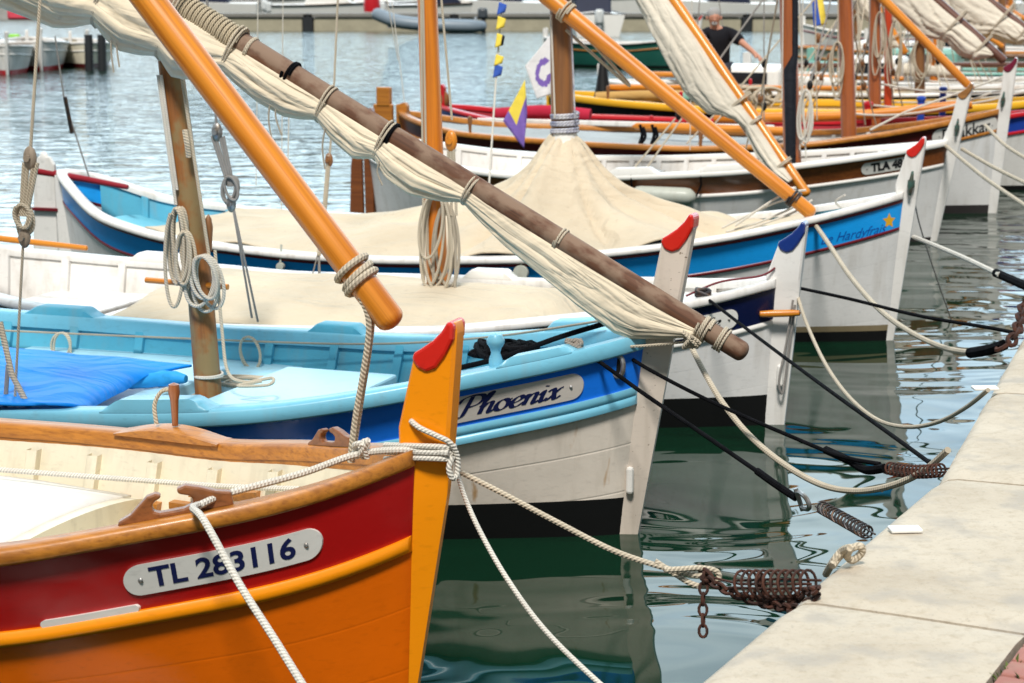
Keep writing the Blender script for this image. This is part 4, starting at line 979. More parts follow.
# ================================================================== boats beyond
def far_boat(name, label, k, L, B, zmid, zbow, hullm, bootm, bandm, capm, rubm, innerm, mastx=None, mastm=None, P=None, deg=20, bandh=.18, tip=None, tops=1.5, rail=.05, boot=.06, mr=.08):
    P = P or (5.07 + 1.1*k, 20.44 + 2.34*k)
    b_ = Boat(name, label, G_BOATS, P, L, B, [(-L, zbow*.9), (-L*.85, zmid*1.08), (-L*.6, zmid), (-L*.35, zmid*1.02), (-L*.12, (zmid + zbow)/2), (0, zbow), (.5, zbow*1.1)], rail, bandh, boot, .12, .03, .12, res=26, deg=deg)
    b_.hull(None, [hullm, bootm]); b_.strake(bandm); b_.cap(capm, .035, .09); b_.rub(rubm, .02, out=.02)
    b_.inner(innerm, .3, rib_t=(), floor=FLOORW)
    b_.stem(WHITE if hullm is not BLACK else BLACK, tops, tip or RED_TIP, front=lambda z: .12*z); b_.sternpost(capm, zbow + .15)
    if mastx: b_.m = b_.spar('mast', [(mastx, 0, .3), (mastx - .1, 0, 3.4)], [mr, mr*.8], mastm, n=12)
    return b_
b7 = far_boat('wooden_boat', 'red and blue boat with red rails behind the grey cover', 1, 7.6, 2.3, .66, .95, WHITE, BLACK, BLUEP, REDP, REDP, paint('red_inside', (.35, .02, .03), .4), -1.95, RED_MAST)
b8 = far_boat('wooden_boat', 'black hulled boat with thick yellow gunwale', 2, 7.2, 2.3, .78, 1.0, BLACK, BLACK, BLACK, YELLOWP, YELLOWP, paint('ochre_inside', (.42, .25, .08), .5), -2.45, paint('mast_red', (.50, .05, .012), .5), rail=.09, mr=.055)
b9 = far_boat('wooden_boat', 'white boat with a dark navy stripe and yellow cover rail', 3, 7.5, 2.3, .85, 1.05, WHITE, BLACK, NAVY, WHITE, YELLOWP, CREAM, -2.65, BROWN_MAST)
b10 = far_boat('wooden_boat', 'white boat with dark green stripe below its rail', 4.6, 6.6, 2.2, .82, 1.1, WHITE, GREENP, GREENP, WHITE, WHITE, WHITE, None, None)
b11 = far_boat('wooden_boat', 'white boat with pale green rail near the man in black', 6.3, 6.8, 2.2, .8, 1.05, WHITE, BLACK, WHITE, paint('pale_green', (.22, .45, .38), .4), GREENP, WHITE, -3.2, BROWN_MAST)
b12 = far_boat('wooden_boat', 'white boat with a red boot stripe in the open water', 0, 7.0, 2.2, .75, 1.15, CLEAN_WHITE, REDP, CLEAN_WHITE, CLEAN_WHITE, paint('mar_line', (.25, .02, .05), .4), WHITE, None, None, P=(17.0, 68.0), deg=8, boot=.3)
b13 = far_boat('wooden_boat', 'small boat with dark green hull and brown deck far behind the sail', 0, 4.8, 1.8, .7, .95, GREENP, BLACK, GREENP, WHITE, VARN, VARN, None, None, P=(5.3, 57.0), deg=25)
b14 = far_boat('wooden_boat', 'cream boat with brown rail far along the row', 8.2, 8.6, 2.4, .95, 1.2, CREAM, BLACK, CREAM, VARN, VARN, CREAM, -5.0, RED_MAST)
b15 = far_boat('wooden_boat', 'white boat with black band deep in the row', 10.2, 8.4, 2.4, .9, 1.2, WHITE, BLACK, BLACK, WHITE, WHITE, WHITE, -4.2, BROWN_MAST)
b16 = far_boat('wooden_boat', 'white boat with brown coamings near the far end of the row', 12.6, 8.4, 2.4, .95, 1.25, CLEAN_WHITE, BLACK, CLEAN_WHITE, VARN, WHITE, WHITE, -6.2, ORANGE_MAST)
b17 = far_boat('wooden_boat', 'pale grey boat at the far end of the row', 15.2, 9.0, 2.5, 1.0, 1.3, GREYP, BLACK, WHITE, WHITE, NAVY, WHITE, -5.5, BROWN_MAST)
for bt, px, py, y_, r_, h_, m, lb in ((b7, 868, 113, -.3, .06, .14, REDP, 'samson_post'), (b7, 921, 107, .1, .055, .13, BLUEP, 'samson_post'), (b7, 943, 95, .5, .05, .10, BLUEP, 'samson_post')):
    MB().lathe([(.001, -.25), (r_*.8, -.25), (r_*.8, h_*.6), (r_, h_*.62), (r_, h_*.85), (r_*.6, h_), (.001, h_)], bt.at_y(px, py, y_), n=12).build(lb, m, bt.root)
for bt, x, l in ((b9, -5.2, 1.2), (b10, -4.4, 1.0), (b11, -4.6, 1.3), (b14, -6.4, 1.6), (b15, -6.2, 1.5), (b16, -5.0, 1.8)):
    mb = MB(); mb.box((x, 0, .98), (l, 1.1, .42)); cb = mb.build('cabin', CLEAN_WHITE if bt is not b11 else paint('pale_green', (.22, .45, .38)), bt.root, smooth=False, bevel=.08)
    for sg in (-1, 1): MB().box((x, .552*sg, 1.02), (l*.7, .02, .16)).build('window', paint('dark_glass', (.01, .014, .02), .1, .1), cb, smooth=False)
for bt, a, b_ in ((b10, (-6.2, .3, 1.0), (-1.0, -.2, 1.12)), (b11, (-6.0, .2, 1.0), (-1.5, 0, 1.1)), (b15, (-7.5, 0, 1.5), (-2.0, 0, 1.35)), (b8, (-6.6, .7, .92), (-2.8, .55, .98)), (b9, (-7.0, .6, 1.0), (-3.0, .5, 1.0))):
    bt.spar('lowered_spar', [a, b_], [.045, .035], DARKWOOD if bt in (b10, b15) else (GREY_YARD if bt is b11 else VARN_UV), n=10)
tri = MB(); c = b8.w((-6.4, 0, .7)); tri.lathe([(.16, 0), (.10, .25), (.05, .6), (.001, .78)], c, n=10); tag(tri.build('black_cone', BLACK), 'black pointed cone standing in the yellow gunwale boat', 'cone')
P = []
for q in range(3): P += coil_pts(b8.w((-4.3 + .18*q, -.5, 1.02)), (0, 0, 1), (1, 0, 0), (0, -1, 0), .3, .2, 4, q)
tag(rope_obj('rope_coil', P, .02, ROPE, n=3), 'heap of pale rope on the yellow gunwale boat', 'rope coil', 'rope coils hung on the masts')
# clutter in the far boats: rolled covers, lines and blocks
for bt, pts, r_, m, nm, lb, ct in (
    (b7, [(-6.9, .3, .70), (-6.2, .2, .76), (-5.6, .25, .72)], .09, canvas('red_cloth', (.45, .02, .05)), 'rolled_sail', 'rolled crimson cloth in the red and blue boat', 'sail'),
    (b7, [(-3.8, -.5, .78), (-2.2, -.45, .84), (-.8, -.3, 1.0)], .06, VARN_UV, 'oar', 'pale varnished oar in the red and blue boat', 'oar'),
    (b8, [(-6.4, -.3, .84), (-5.4, -.2, .88), (-4.6, -.2, .86)], .07, canvas('ochre_cloth', (.50, .30, .10)), 'rolled_sail', 'rolled ochre sail in the yellow gunwale boat', 'sail'),
    (b8, [(-5.2, -.6, .85), (-4.8, -.6, .90), (-4.3, -.65, .86)], .07, canvas('green_cloth', (.22, .45, .36)), 'rolled_sail', 'rolled pale green cloth in the yellow gunwale boat', 'sail'),
    (b9, [(-6.0, -.2, .9), (-4.6, -.1, .96), (-3.6, -.1, .92)], .09, canvas('white_canvas', (.72, .70, .66)), 'rolled_sail', 'rolled white sail along the navy striped boat', 'sail'),
    (b10, [(-5.0, 0, .9), (-4.0, 0, .98), (-3.0, 0, .95)], .11, SAILW, 'rolled_sail', 'rolled beige sail in the green striped boat', 'sail')):
    o = rope_obj(nm, [bt.w(q) for q in pts], r_, m, n=8, seg=12); tag(o, lb, ct)
def lug(bt, a, b_, r_, m, wide, seed):
    A, Bv = bt.at_y(*a, -.15), bt.at_y(*b_, -.15); Bv = A + (Bv - A)*1.8
    y_ = bt.spar('yard', [Bv, A], [.065, .05], m, n=12)
    bt.sail(A, Bv, [(.06, .03, .03, .03), (.12, .12, .12, .08), (.2, .14, .15, .10), (.3, wide*.6, wide*.6, .12), (.45, wide, wide, .14), (.7, wide, wide, .14), (.98, wide*.5, wide*.5, .08)], SAILW, y_, seed=seed, ties=[(u, .007, ROPE) for u in (.14, .34)])
    return y_
lug(b7, (1003, 60), (930, -5), .06, DARKWOOD, .22, 2)
lug(b8, (1040, 40), (985, -2), .06, DARKWOOD, .26, 5)
hank(b7, 'rope_coil', (880, 12), .12, .7, 5, 31, ROPE, 'pale rope coil on the slim brown mast beside the red one', -.12)
hank(b9, 'rope_coil', (921, 40), .22, .62, 6, 37, ROPE, 'thick mass of rope wound round the dark far mast', -.12)
hank(b5, 'rope_coil', (806, 90), .10, .5, 4, 41, ROPE_W, 'white rope coil behind the black sleeved mast', -.12)
for bt, pts in ((b7, ((870, -5), (868, 95))), (b7, ((700, -5), (692, 100))), (b8, ((905, -5), (912, 90))), (b9, ((800, -5), (803, 70))), (b9, ((718, -5), (728, 60)))):
    bt.line([bt.at_y(*q, -.5) for q in pts], .008, ROPE_G, 'shroud', sm=False)
# stern rudder heads
p = b7.w((-7.55, 0, .9)); mb = MB(); mb.ball(p, .13, 10, 8, (1, .5, 1)); mb.tube([p, p - Vector((0, 0, .8))], .06, 8); tag(mb.build('mooring_post', BROWN_MAST), 'brown wooden post head behind the white flag', 'post')

# ------------------------------------------------------------------ small boats at the left edge, seen end on
def bow_on(px, py, w_, h, hullm, label, boot=REDP, tipm=WHITE, beam=None):
    g = ground(px, py); k = depth(g); m_ = k/FPX
    B_ = (beam or 60)*m_
    bb = Boat('moored_boat', label, 'boats across the water', (g.x, g.y), 5.0, B_, [(-5, h*m_*1.0), (-2.5, h*m_*.86), (0, h*m_), (.5, h*m_*1.05)], .06, .2, .12, .1, .0, .14, res=24, deg=72)
    bb.hull(None, [hullm, boot]); bb.strake(hullm); bb.cap(WHITE); bb.rub(CLEAN_WHITE, .02); bb.inner(WHITE, .3)
    bb.stem(WHITE, h*m_ + .35, tipm, front=lambda z: .12*z); bb.sternpost(WHITE, h*m_ + .2); return bb
bow_on(8, 75, 0, 30, WHITE, 'white boat end on at the left edge of the water', REDP, WHITE)
bow_on(42, 71, 0, 30, WHITE, 'white boat end on with red and green gear aboard', REDP, WHITE, 66)
bow_on(88, 68, 0, 26, CREAM, 'cream boat with dark red waterline beside the two piles', DMAROON, WHITE, 70)
g = ground(20, 60); 
tag(MB().box((g.x + .3, g.y + 1.0, 1.45), (1.6, .9, .4)).build('gear_box', paint('coral', (.75, .08, .12), .5), bevel=.08), 'coral red box on the white boat at the left edge', 'box')
tag(MB().box((g.x + .4, g.y - 2.2, .72), (.35, .2, .30)).build('gear_bag', paint('lime', (.25, .6, .05), .5), bevel=.06), 'lime green bag on the bow of the white boat', 'bag')
for px in (89, 102):
    g = ground(px, 71); tag(MB().tube([g + Vector((0, 0, -1)), g + Vector((.02, 0, .75)), g + Vector((.02, 0, 1.0))], [.12, .12, .11], 10).build('mooring_pile', paint('pile_black', (.02, .022, .025), .7, .3)), 'dark mooring pile %s beside the cream boat' % ('nearer to the hull' if px == 89 else 'standing apart in open water'), 'pile')

# ------------------------------------------------------------------ the pontoon across the basin and what lies along it
D0 = ground(400, 31).y
PCON = paint('pontoon_concrete', (.40, .36, .26), .8, .25, coat=0); PDARK = paint('pile_black', (.02, .022, .025)); PGREY = paint('pontoon_deck', (.22, .21, .19), .8, .2, coat=0)
for i in range(8):
    x0 = -18 + i*7.6; e = empty('pontoon', (x0 + 3.6, D0 + 1.6, 0)); tag(e, 'cream concrete pontoon %s' % ['at the left end behind the furled sail', 'behind the yellow object', 'under the red bollard', 'beside the grey inflatable', 'with the white fender on its side', 'behind the outboard boat', 'beyond the man in black', 'at the right end'][i], 'pontoon', 'pontoons across the basin')
    MB().box((0, 0, .30), (7.0, 3.0, .75)).build('float', PCON, e, smooth=False, bevel=.05)
    MB().box((0, 0, .80), (7.55, 3.2, .2)).build('deck', PGREY, e, smooth=False, bevel=.03)
    MB().box((3.8, -1.35, .25), (.55, .5, 1.3)).build('pile', PDARK, e, smooth=False, bevel=.05)
o = MB().lathe([(.0, 0), (.42, .0), (.45, .3), (.4, .95), (.3, 1.1), (.001, 1.12)], PX(372, 12, depth((0, D0 + .8, .9)))*1, n=14).build('bollard', REDP); tag(o, 'red bollard on the far pontoon', 'bollard')
o = MB().lathe([(.0, 0), (.3, .0), (.34, .3), (.3, .9), (.001, 1.0)], (PX(192, 8, D0).x, D0 + .8, .9), n=12).build('buoy', YELLOWP); tag(o, 'yellow buoy standing on the far pontoon above the wound yard', 'buoy')
# inflatable dinghy
RIBG = paint('inflatable_grey', (.20, .25, .30), .5, .15)
e = empty('inflatable_dinghy', ground(430, 32.5)); tag(e, 'grey inflatable dinghy moored at the far pontoon', 'dinghy')
for sg in (-1, 1):
    MB().tube(spline([(2.7, .45*sg, .32), (2.0, .85*sg, .32), (0, .9*sg, .38), (-1.6, .75*sg, .55), (-2.5, .2*sg, .85), (-2.6, 0, .9)], 8), [.26 + .06*min(1, i/8) for i in range(41)], 12).build('tube', RIBG, e)
MB().box((0, 0, .3), (4.2, 1.4, .1)).build('floor', GREYP, e, smooth=False); MB().box((2.3, 0, .45), (.12, 1.1, .6)).build('transom', GREYP, e, smooth=False)
mt = MB().box((2.65, 0, .95), (.5, .4, .55)).build('outboard', paint('engine_grey', (.06, .07, .08), .4), e, bevel=.12); MB().box((2.7, 0, .3), (.2, .14, .9)).build('shaft', DARKST, mt)
# motor boats beyond the pontoon
def motor(px, py_w, L, h, label, lean, cab=True, deg=0, hullm=None, canopy=None):
    g = ground(px, py_w); e = empty('motor_boat', (g.x, g.y, 0), R(deg)); tag(e, label, 'motor boat', 'motor boats across the basin'); hm = hullm or CLEAN_WHITE
    mb = MB(); rows = []
    for i in range(17):
        t = i/16; x = L*(t - .5); w_ = 1.25*(1 - max(0, (t - .45)/.55)**2.4); zt = h*(1 + .25*t*t)
        rows.append([(x - (.5*(1 - a)*t*t), sg*w_*(.72 + .28*a), -.3 + (zt + .3)*a) for sg, a in ((-1, 1), (-1, .55), (-1, 0), (1, 0), (1, .55), (1, 1))])
    mb.grid(rows); mb.grid([[rows[0][j] for j in (0, 1, 2)], [rows[0][j] for j in (5, 4, 3)]]); mb.grid([[r[0] for r in rows], [((r[0][0]), 0, r[0][2] + .12) for r in rows], [r[5] for r in rows]]); mb.build('hull', hm, e)
    MB().tube([(r[0][0], r[0][1], r[0][2]) for r in rows] , .06, 6).build('rub_rail', DARKST, e)
    if cab:
        c = MB(); c.prism([(-.22*L, h), (.20*L, h*1.2), (.08*L, h + 1.0), (-.16*L, h + 1.15)], (1, 0, 0), (0, 0, 1), (0, 1, 0), .85); cb = c.build('cabin', canopy or CLEAN_WHITE, e, smooth=False, bevel=.08)
        for sg in (-1, 1): MB().prism([(-.17*L, h + .45), (.11*L, h + .5), (.06*L, h + .85), (-.14*L, h + .95)], (1, 0, 0), (0, 0, 1), (0, 1, 0), .012).build('window', paint('dark_glass', (.01, .014, .02), .1, .1), cb, smooth=False).location = (0, .86*sg, 0)
    ob = MB().box((-L/2 - .3, 0, h*.9), (.45, .4, .7)).build('outboard', paint('engine_white', (.6, .62, .62), .3), e, bevel=.12); MB().box((-L/2 - .35, 0, .2), (.2, .16, .9)).build('shaft', GREYP, ob)
    return e
motor(330, 21, 7.5, 1.0, 'white motor boat beyond the pontoon left of the red bollard', 0, True)
motor(455, 19, 7.0, 1.1, 'white motor boat behind the grey inflatable', 0, True, 180)
motor(250, 19, 6.5, 1.2, 'white motor boat beyond the yellow buoy', 0, True, 180)
motor(590, 35, 6.0, 1.0, 'white motor boat with dark cover and white outboard before the pontoon', 0, True, 95, canopy=paint('navy_cover', (.01, .015, .04), .6))
motor(690, 20, 7, 1.1, 'white motor boat partly behind the sloping sail', 0, True, 170)
motor(860, 27, 9.5, 1.15, 'long pale grey motor boat beyond the man', 0, False, 180, hullm=paint('pale_hull', (.55, .58, .60), .4, .1))
motor(120, 14, 8, 1.2, 'white motor boat behind the furled sail', 0, True, 0)
motor(985, 22, 8, 1.2, 'white motor boat at the right behind the brown yard', 0, True, 175)
hw = MB(); hw.box((0, 138, .85), (150, 2, 1.9)); o = hw.build('harbour_wall', paint('harbour_stone', (.42, .41, .39), .9, .4, coat=0, dirty=.5), smooth=False); tag(o, 'low grey harbour wall far beyond the pontoons', 'wall')
motor(40, 17, 7, 1.2, 'white motor boat at the far left beyond the coral box', 0, True, 10)
motor(540, 18, 9, 1.3, 'white motor boat beyond the grey inflatable and the pennants', 0, True, 0)
motor(770, 19, 8, 1.3, 'white motor boat above the reaching arm of the man', 0, True, 0)
motor(400, 17, 8, 1.2, 'white motor boat right of the red bollard', 0, True, 180)
for q, (px, py, L_, h_, dg, cv, lb) in enumerate(((290, 19.5, 8, 1.3, 12, None, 'white motor boat just left of the long mast line'), (210, 20, 7, 1.1, 175, 'n', 'white motor boat with navy canopy beyond the yellow buoy'), (375, 20.5, 6, 1.0, -10, None, 'small white motor boat behind the red bollard'), (500, 21, 7.5, 1.2, 170, 'n', 'white motor boat with navy canopy beyond the pennants'), (625, 20, 8, 1.4, 8, None, 'large white motor boat beyond the outboard boat'), (725, 21, 7, 1.1, 190, 'n', 'white motor boat with navy canopy beyond the grey haired man'), (840, 20, 9, 1.3, 2, None, 'white motor boat beyond the red brown masts'), (925, 20, 8, 1.2, 185, 'n', 'white motor boat with navy canopy at the upper right'), (440, 21, 7, 1.0, 5, 'n', 'white motor boat with navy canopy above the inflatable bow'))):
    motor(px, py, L_, h_, lb, 0, True, dg, canopy=paint('navy_cover', (.01, .015, .04), .6) if cv else None)
# ------------------------------------------------------------------ flags
def flag(name, pts, mat, label, pole=None, rows_=10, em=None):
    a, b_, c, d = [Vector(p) for p in pts]; mb = MB(); rw = []
    n = (b_ - a).cross(d - a).normalized(); sz = (c - a).length
    for i in range(rows_ + 1):
        u = i/rows_; rw.append([(a.lerp(b_, v)).lerp(d.lerp(c, v), u) + n*(.09*sz*math.sin(5*v + 3*u) * u) for v in [j/rows_ for j in range(rows_ + 1)]])
    mb.grid(rw, None, False, em if em else 0); o = mb.build(name, mat); so = o.modifiers.new('thick', 'SOLIDIFY'); so.thickness = .004; return tag(o, label, 'flag', 'flags on the boats')
PURP = canvas('purple_cloth', (.20, .12, .42)); FW_ = canvas('flag_white', (.74, .72, .72)); FYEL = canvas('flag_yellow', (.80, .62, .08)); FBLU = canvas('flag_blue', (.04, .10, .42))
kf = depth(b5.w((-3.5, 0, 1.2)))
def ring(i, j):
    x, y = (i - 5.5)/3.6, (j - 5)/3.6; r_ = math.hypot(x, y); return 1 if .55 < r_ < 1.05 and not (x > .3 and abs(y) < .3) else 0
flag('flag', [PX(525, 66, kf), PX(553, 32, kf), PX(560, 92, kf), PX(537, 99, kf)], [FW_, PURP], 'white flag with purple emblem beside the dark mast', em=lambda i, j: 1 if .30 < math.hypot((i - 14)/14, (j - 13)/14) < .58 and not (j > 13 and 10 < i < 17) else 0, rows_=28)
flag('flag', [PX(503, 121, kf - 1), PX(525, 80, kf - 1), PX(527, 112, kf - 1), PX(524, 149, kf - 1)], [FYEL, PURP], 'yellow and purple pennant hanging below the white flag', em=lambda i, j: 0 if j > 2 and i < 6 else 1, rows_=12)
flag('flag', [PX(812, 2, 23), PX(822, -6, 23), PX(827, 24, 23), PX(814, 27, 23)], [FBLU, FYEL], 'blue and yellow flag hanging right of the black sleeved mast', em=lambda i, j: 1 if j > 4 else 0)
for i, (y0, y1, m, lb) in enumerate(((2, 15, FBLU, 'blue pennant topmost on the thin line'), (16, 30, FYEL, 'yellow pennant second on the thin line'), (33, 48, FYEL, 'yellow pennant with black edge third on the thin line'), (54, 66, FYEL, 'yellow pennant fourth on the thin line'), (64, 78, FBLU, 'blue pennant lowest on the thin line'))):
    flag('pennant', [PX(499 - i, y0, kf - 3), PX(507 - i, y0 + 3, kf - 3), PX(505 - i, y1 - 3, kf - 3), PX(497 - i, y1, kf - 3)], [m, BLACK], lb, em=(lambda a, b_: 1 if b_ > 3 else 0) if i == 2 else None, rows_=6)
tag(rope_obj('flag_line', [PX(503, -8, kf - 3), PX(496, 80, kf - 3), PX(489, 186, kf - 3.5)], .008, ROPE_W), 'thin line carrying the small pennants', 'line')

# ------------------------------------------------------------------ more rigging among the far boats
rng = random.Random(12)
for bt, n_ in ((b6, 3), (b7, 4), (b8, 4), (b9, 4), (b14, 4), (b15, 4), (b16, 4), (b5, 2)):
    mx = {id(b5): -1.45, id(b6): -1.62, id(b7): -2.0, id(b8): -2.5, id(b9): -2.7, id(b14): -5.05, id(b15): -4.25, id(b16): -6.25}[id(bt)]
    for q in range(n_):
        sg = 1 if q % 2 else -1; x1 = mx + rng.uniform(-1.4, .9); t1 = bt.t_at(x1, .8); z1 = bt.zs(x1) + .02; y1 = sg*(bt.b(t1) - .08); top = Vector((mx - .05, sg*.06, rng.uniform(2.3, 3.0)))
        e_ = Vector((x1, y1, z1)); md = top.lerp(e_, .72)
        sh = bt.line([top, md], .010, ROPE if q % 3 else ROPE_G, 'shroud', sm=False); bt.block(md, sh, .05, BROWN_MAST if q % 2 else BLACK)
        for d in (-.03, .03): bt.line([md + Vector((d, 0, -.03)), e_ + Vector((d*2, 0, 0))], .009, ROPE, 'lanyard', sh, sm=False)
for bt, a, b_ in ((b8, (-3.2, .1, .85), (-.4, 0, 1.05)), (b9, (-2.6, 0, 1.0), (-.3, 0, 1.2)), (b7, (-2.0, -.1, .95), (-.2, 0, 1.15)), (b7, (-2.0, .2, 1.2), (-.1, .05, 1.2)), (b6, (-1.6, .1, 1.0), (-.1, 0, 1.25)), (b14, (-5, 0, 2.4), (-.3, 0, 1.5)), (b15, (-4.2, 0, 2.2), (-.3, 0, 1.5))):
    bt.line([Vector(a).lerp(Vector(b_), i/8) - Vector((0, 0, .10*4*(i/8)*(1 - i/8))) for i in range(9)], .012, ROPE_W, 'bow_line', sm=False)
for bt, xs_, m in ((b7, (-5.0, -3.3), WHITE), (b8, (-5.6, -3.6, -1.6), paint('thwart_ochre', (.42, .25, .08))), (b9, (-5.4, -3.2, -1.5), VARN), (b10, (-3.0, -1.6), VARN), (b15, (-3.0, -1.6), VARN)):
    for x in xs_: MB().box((x, 0, bt.zs(x) - .14), (.26, (bt.b((bt.x0 - x)/bt.L) - .09)*2, .04)).build('thwart', m, bt.root, smooth=False)
lug(b14, (1030, 22), (960, -20), .06, VARN_UV, .2, 11)
lug(b9, (905, 52), (868, -8), .06, VARN_UV, .14, 14)
hank(b8, 'rope_coil', (896, 20), .14, .8, 6, 51, ROPE, 'pale rope hank hanging on the bright red mast', -.12)
for bt, a, b_, r_ in ((b4, (258, -6), (256, 186), .004), (b4, (386, -6), (398, 60), .004), (b6, (391, -6), (405, 106), .006), (b4, (600, 170), (597, 262), .004), (b5, (692, -6), (690, 150), .006), (b3, (289, 108), (288, 160), .004), (b4, (283, -6), (281, 262), .004)):
    bt.line([bt.at_y(*a, .8), bt.at_y(*b_, .8)], r_, ROPE_W, 'stay', sm=False)

for bt, mx, h_, m in ((b10, -3.4, 3.6, ORANGE_MAST), (b11, -5.2, 3.4, RED_MAST), (b14, -7.2, 3.2, BROWN_MAST), (b15, -6.6, 3.6, ORANGE_MAST), (b17, -7.6, 3.8, RED_MAST)):
    mm = bt.spar('mast', [(mx, 0, .3), (mx - .12, 0, h_)], [.075, .06], m, n=10)
    A = Vector((mx + 2.0, -.15, 1.25)); B_ = Vector((mx - 1.6, -.15, 3.6)); yy = bt.spar('yard', [B_, A], [.06, .045], DARKWOOD if bt in (b10, b15) else VARN_UV, n=10)
    bt.sail(A, B_, [(.08, .03, .03, .03), (.15, .12, .12, .09), (.3, .15, .16, .12), (.5, .18, .19, .13), (.75, .16, .16, .12), (.96, .08, .08, .07)], SAILW, yy, seed=mx, ties=[(u, .008, ROPE) for u in (.22, .42, .6)])
    for sg in (-1, 1):
        for d in (-.5, .2, .8): bt.line([(mx - .1, sg*.06, h_ - .5), (mx + d, sg*(bt.b((bt.x0 - mx - d)/bt.L) - .1), bt.zs(mx + d))], .010, ROPE_G if d < 0 else ROPE, 'shroud', sm=False)
    P = coil_pts((mx, -.12, 1.75), (0, 0, 1), (1, 0, 0), (0, -1, 0), .16, .6, 5, int(mx*10), 10); bt.line(P, .012, ROPE, 'hanging_coil', mm, n=2)
for bt, xs_ in ((b6, (-5.6, -4.4, -2.9)), (b7, (-6.2, -4.4, -2.8)), (b8, (-6.1, -5.0, -3.4)), (b9, (-6.6, -4.9, -3.4)), (b10, (-5.6, -4.0)), (b11, (-5.9, -4.2))):
    for i, x in enumerate(xs_):
        p = bt.side(x, bt.zs(x), -1, -.05); MB().lathe([(.016, 0), (.02, .08), (.028, .13), (.024, .17), (.001, .18)], p, n=8).build('thole_pin', REDP if i % 2 else BROWN_MAST, bt.root)
# ================================================================== the quay
K = Vector((1.405, 6.33, 0)); DN = Vector((-.454, -.891, 0)).normalized(); DF = Vector((.339, .941, 0)).normalized(); QH = .75
def concrete():
    m, n, b = nt('pale_concrete'); v = coords(n, 'Object')
    f = noise_t(n, v, 2.2, 7, .62); base = ramp(n, f, [(.28, (.40, .33, .245)), (.5, (.51, .435, .335)), (.75, (.58, .505, .40))])
    f2 = noise_t(n, v, 24, 6, .7); base = mix(n, ramp(n, f2, [(.50, (0, 0, 0)), (.72, (.7, .7, .7))]), base, (.36, .29, .20))
    f3 = noise_t(n, v, 95, 3); base = mix(n, ramp(n, f3, [(.61, (0, 0, 0)), (.70, (.4, .4, .4))]), base, (.28, .24, .19))
    f4 = noise_t(n, coords(n, 'Object', (1, 1, 1)), 6.5, 3); base = mix(n, ramp(n, f4, [(.52, (0, 0, 0)), (.70, (.7, .7, .7))]), base, (.36, .32, .27))
    mu = mix(n, .5, f2, f3); nb = bump(n, b, f2, .45, .012); bump(n, b, f3, .35, .004, nb)
    n.links.new(base, b.inputs['Base Color']); b.inputs['Roughness'].default_value = .85; return m
CONC = concrete()
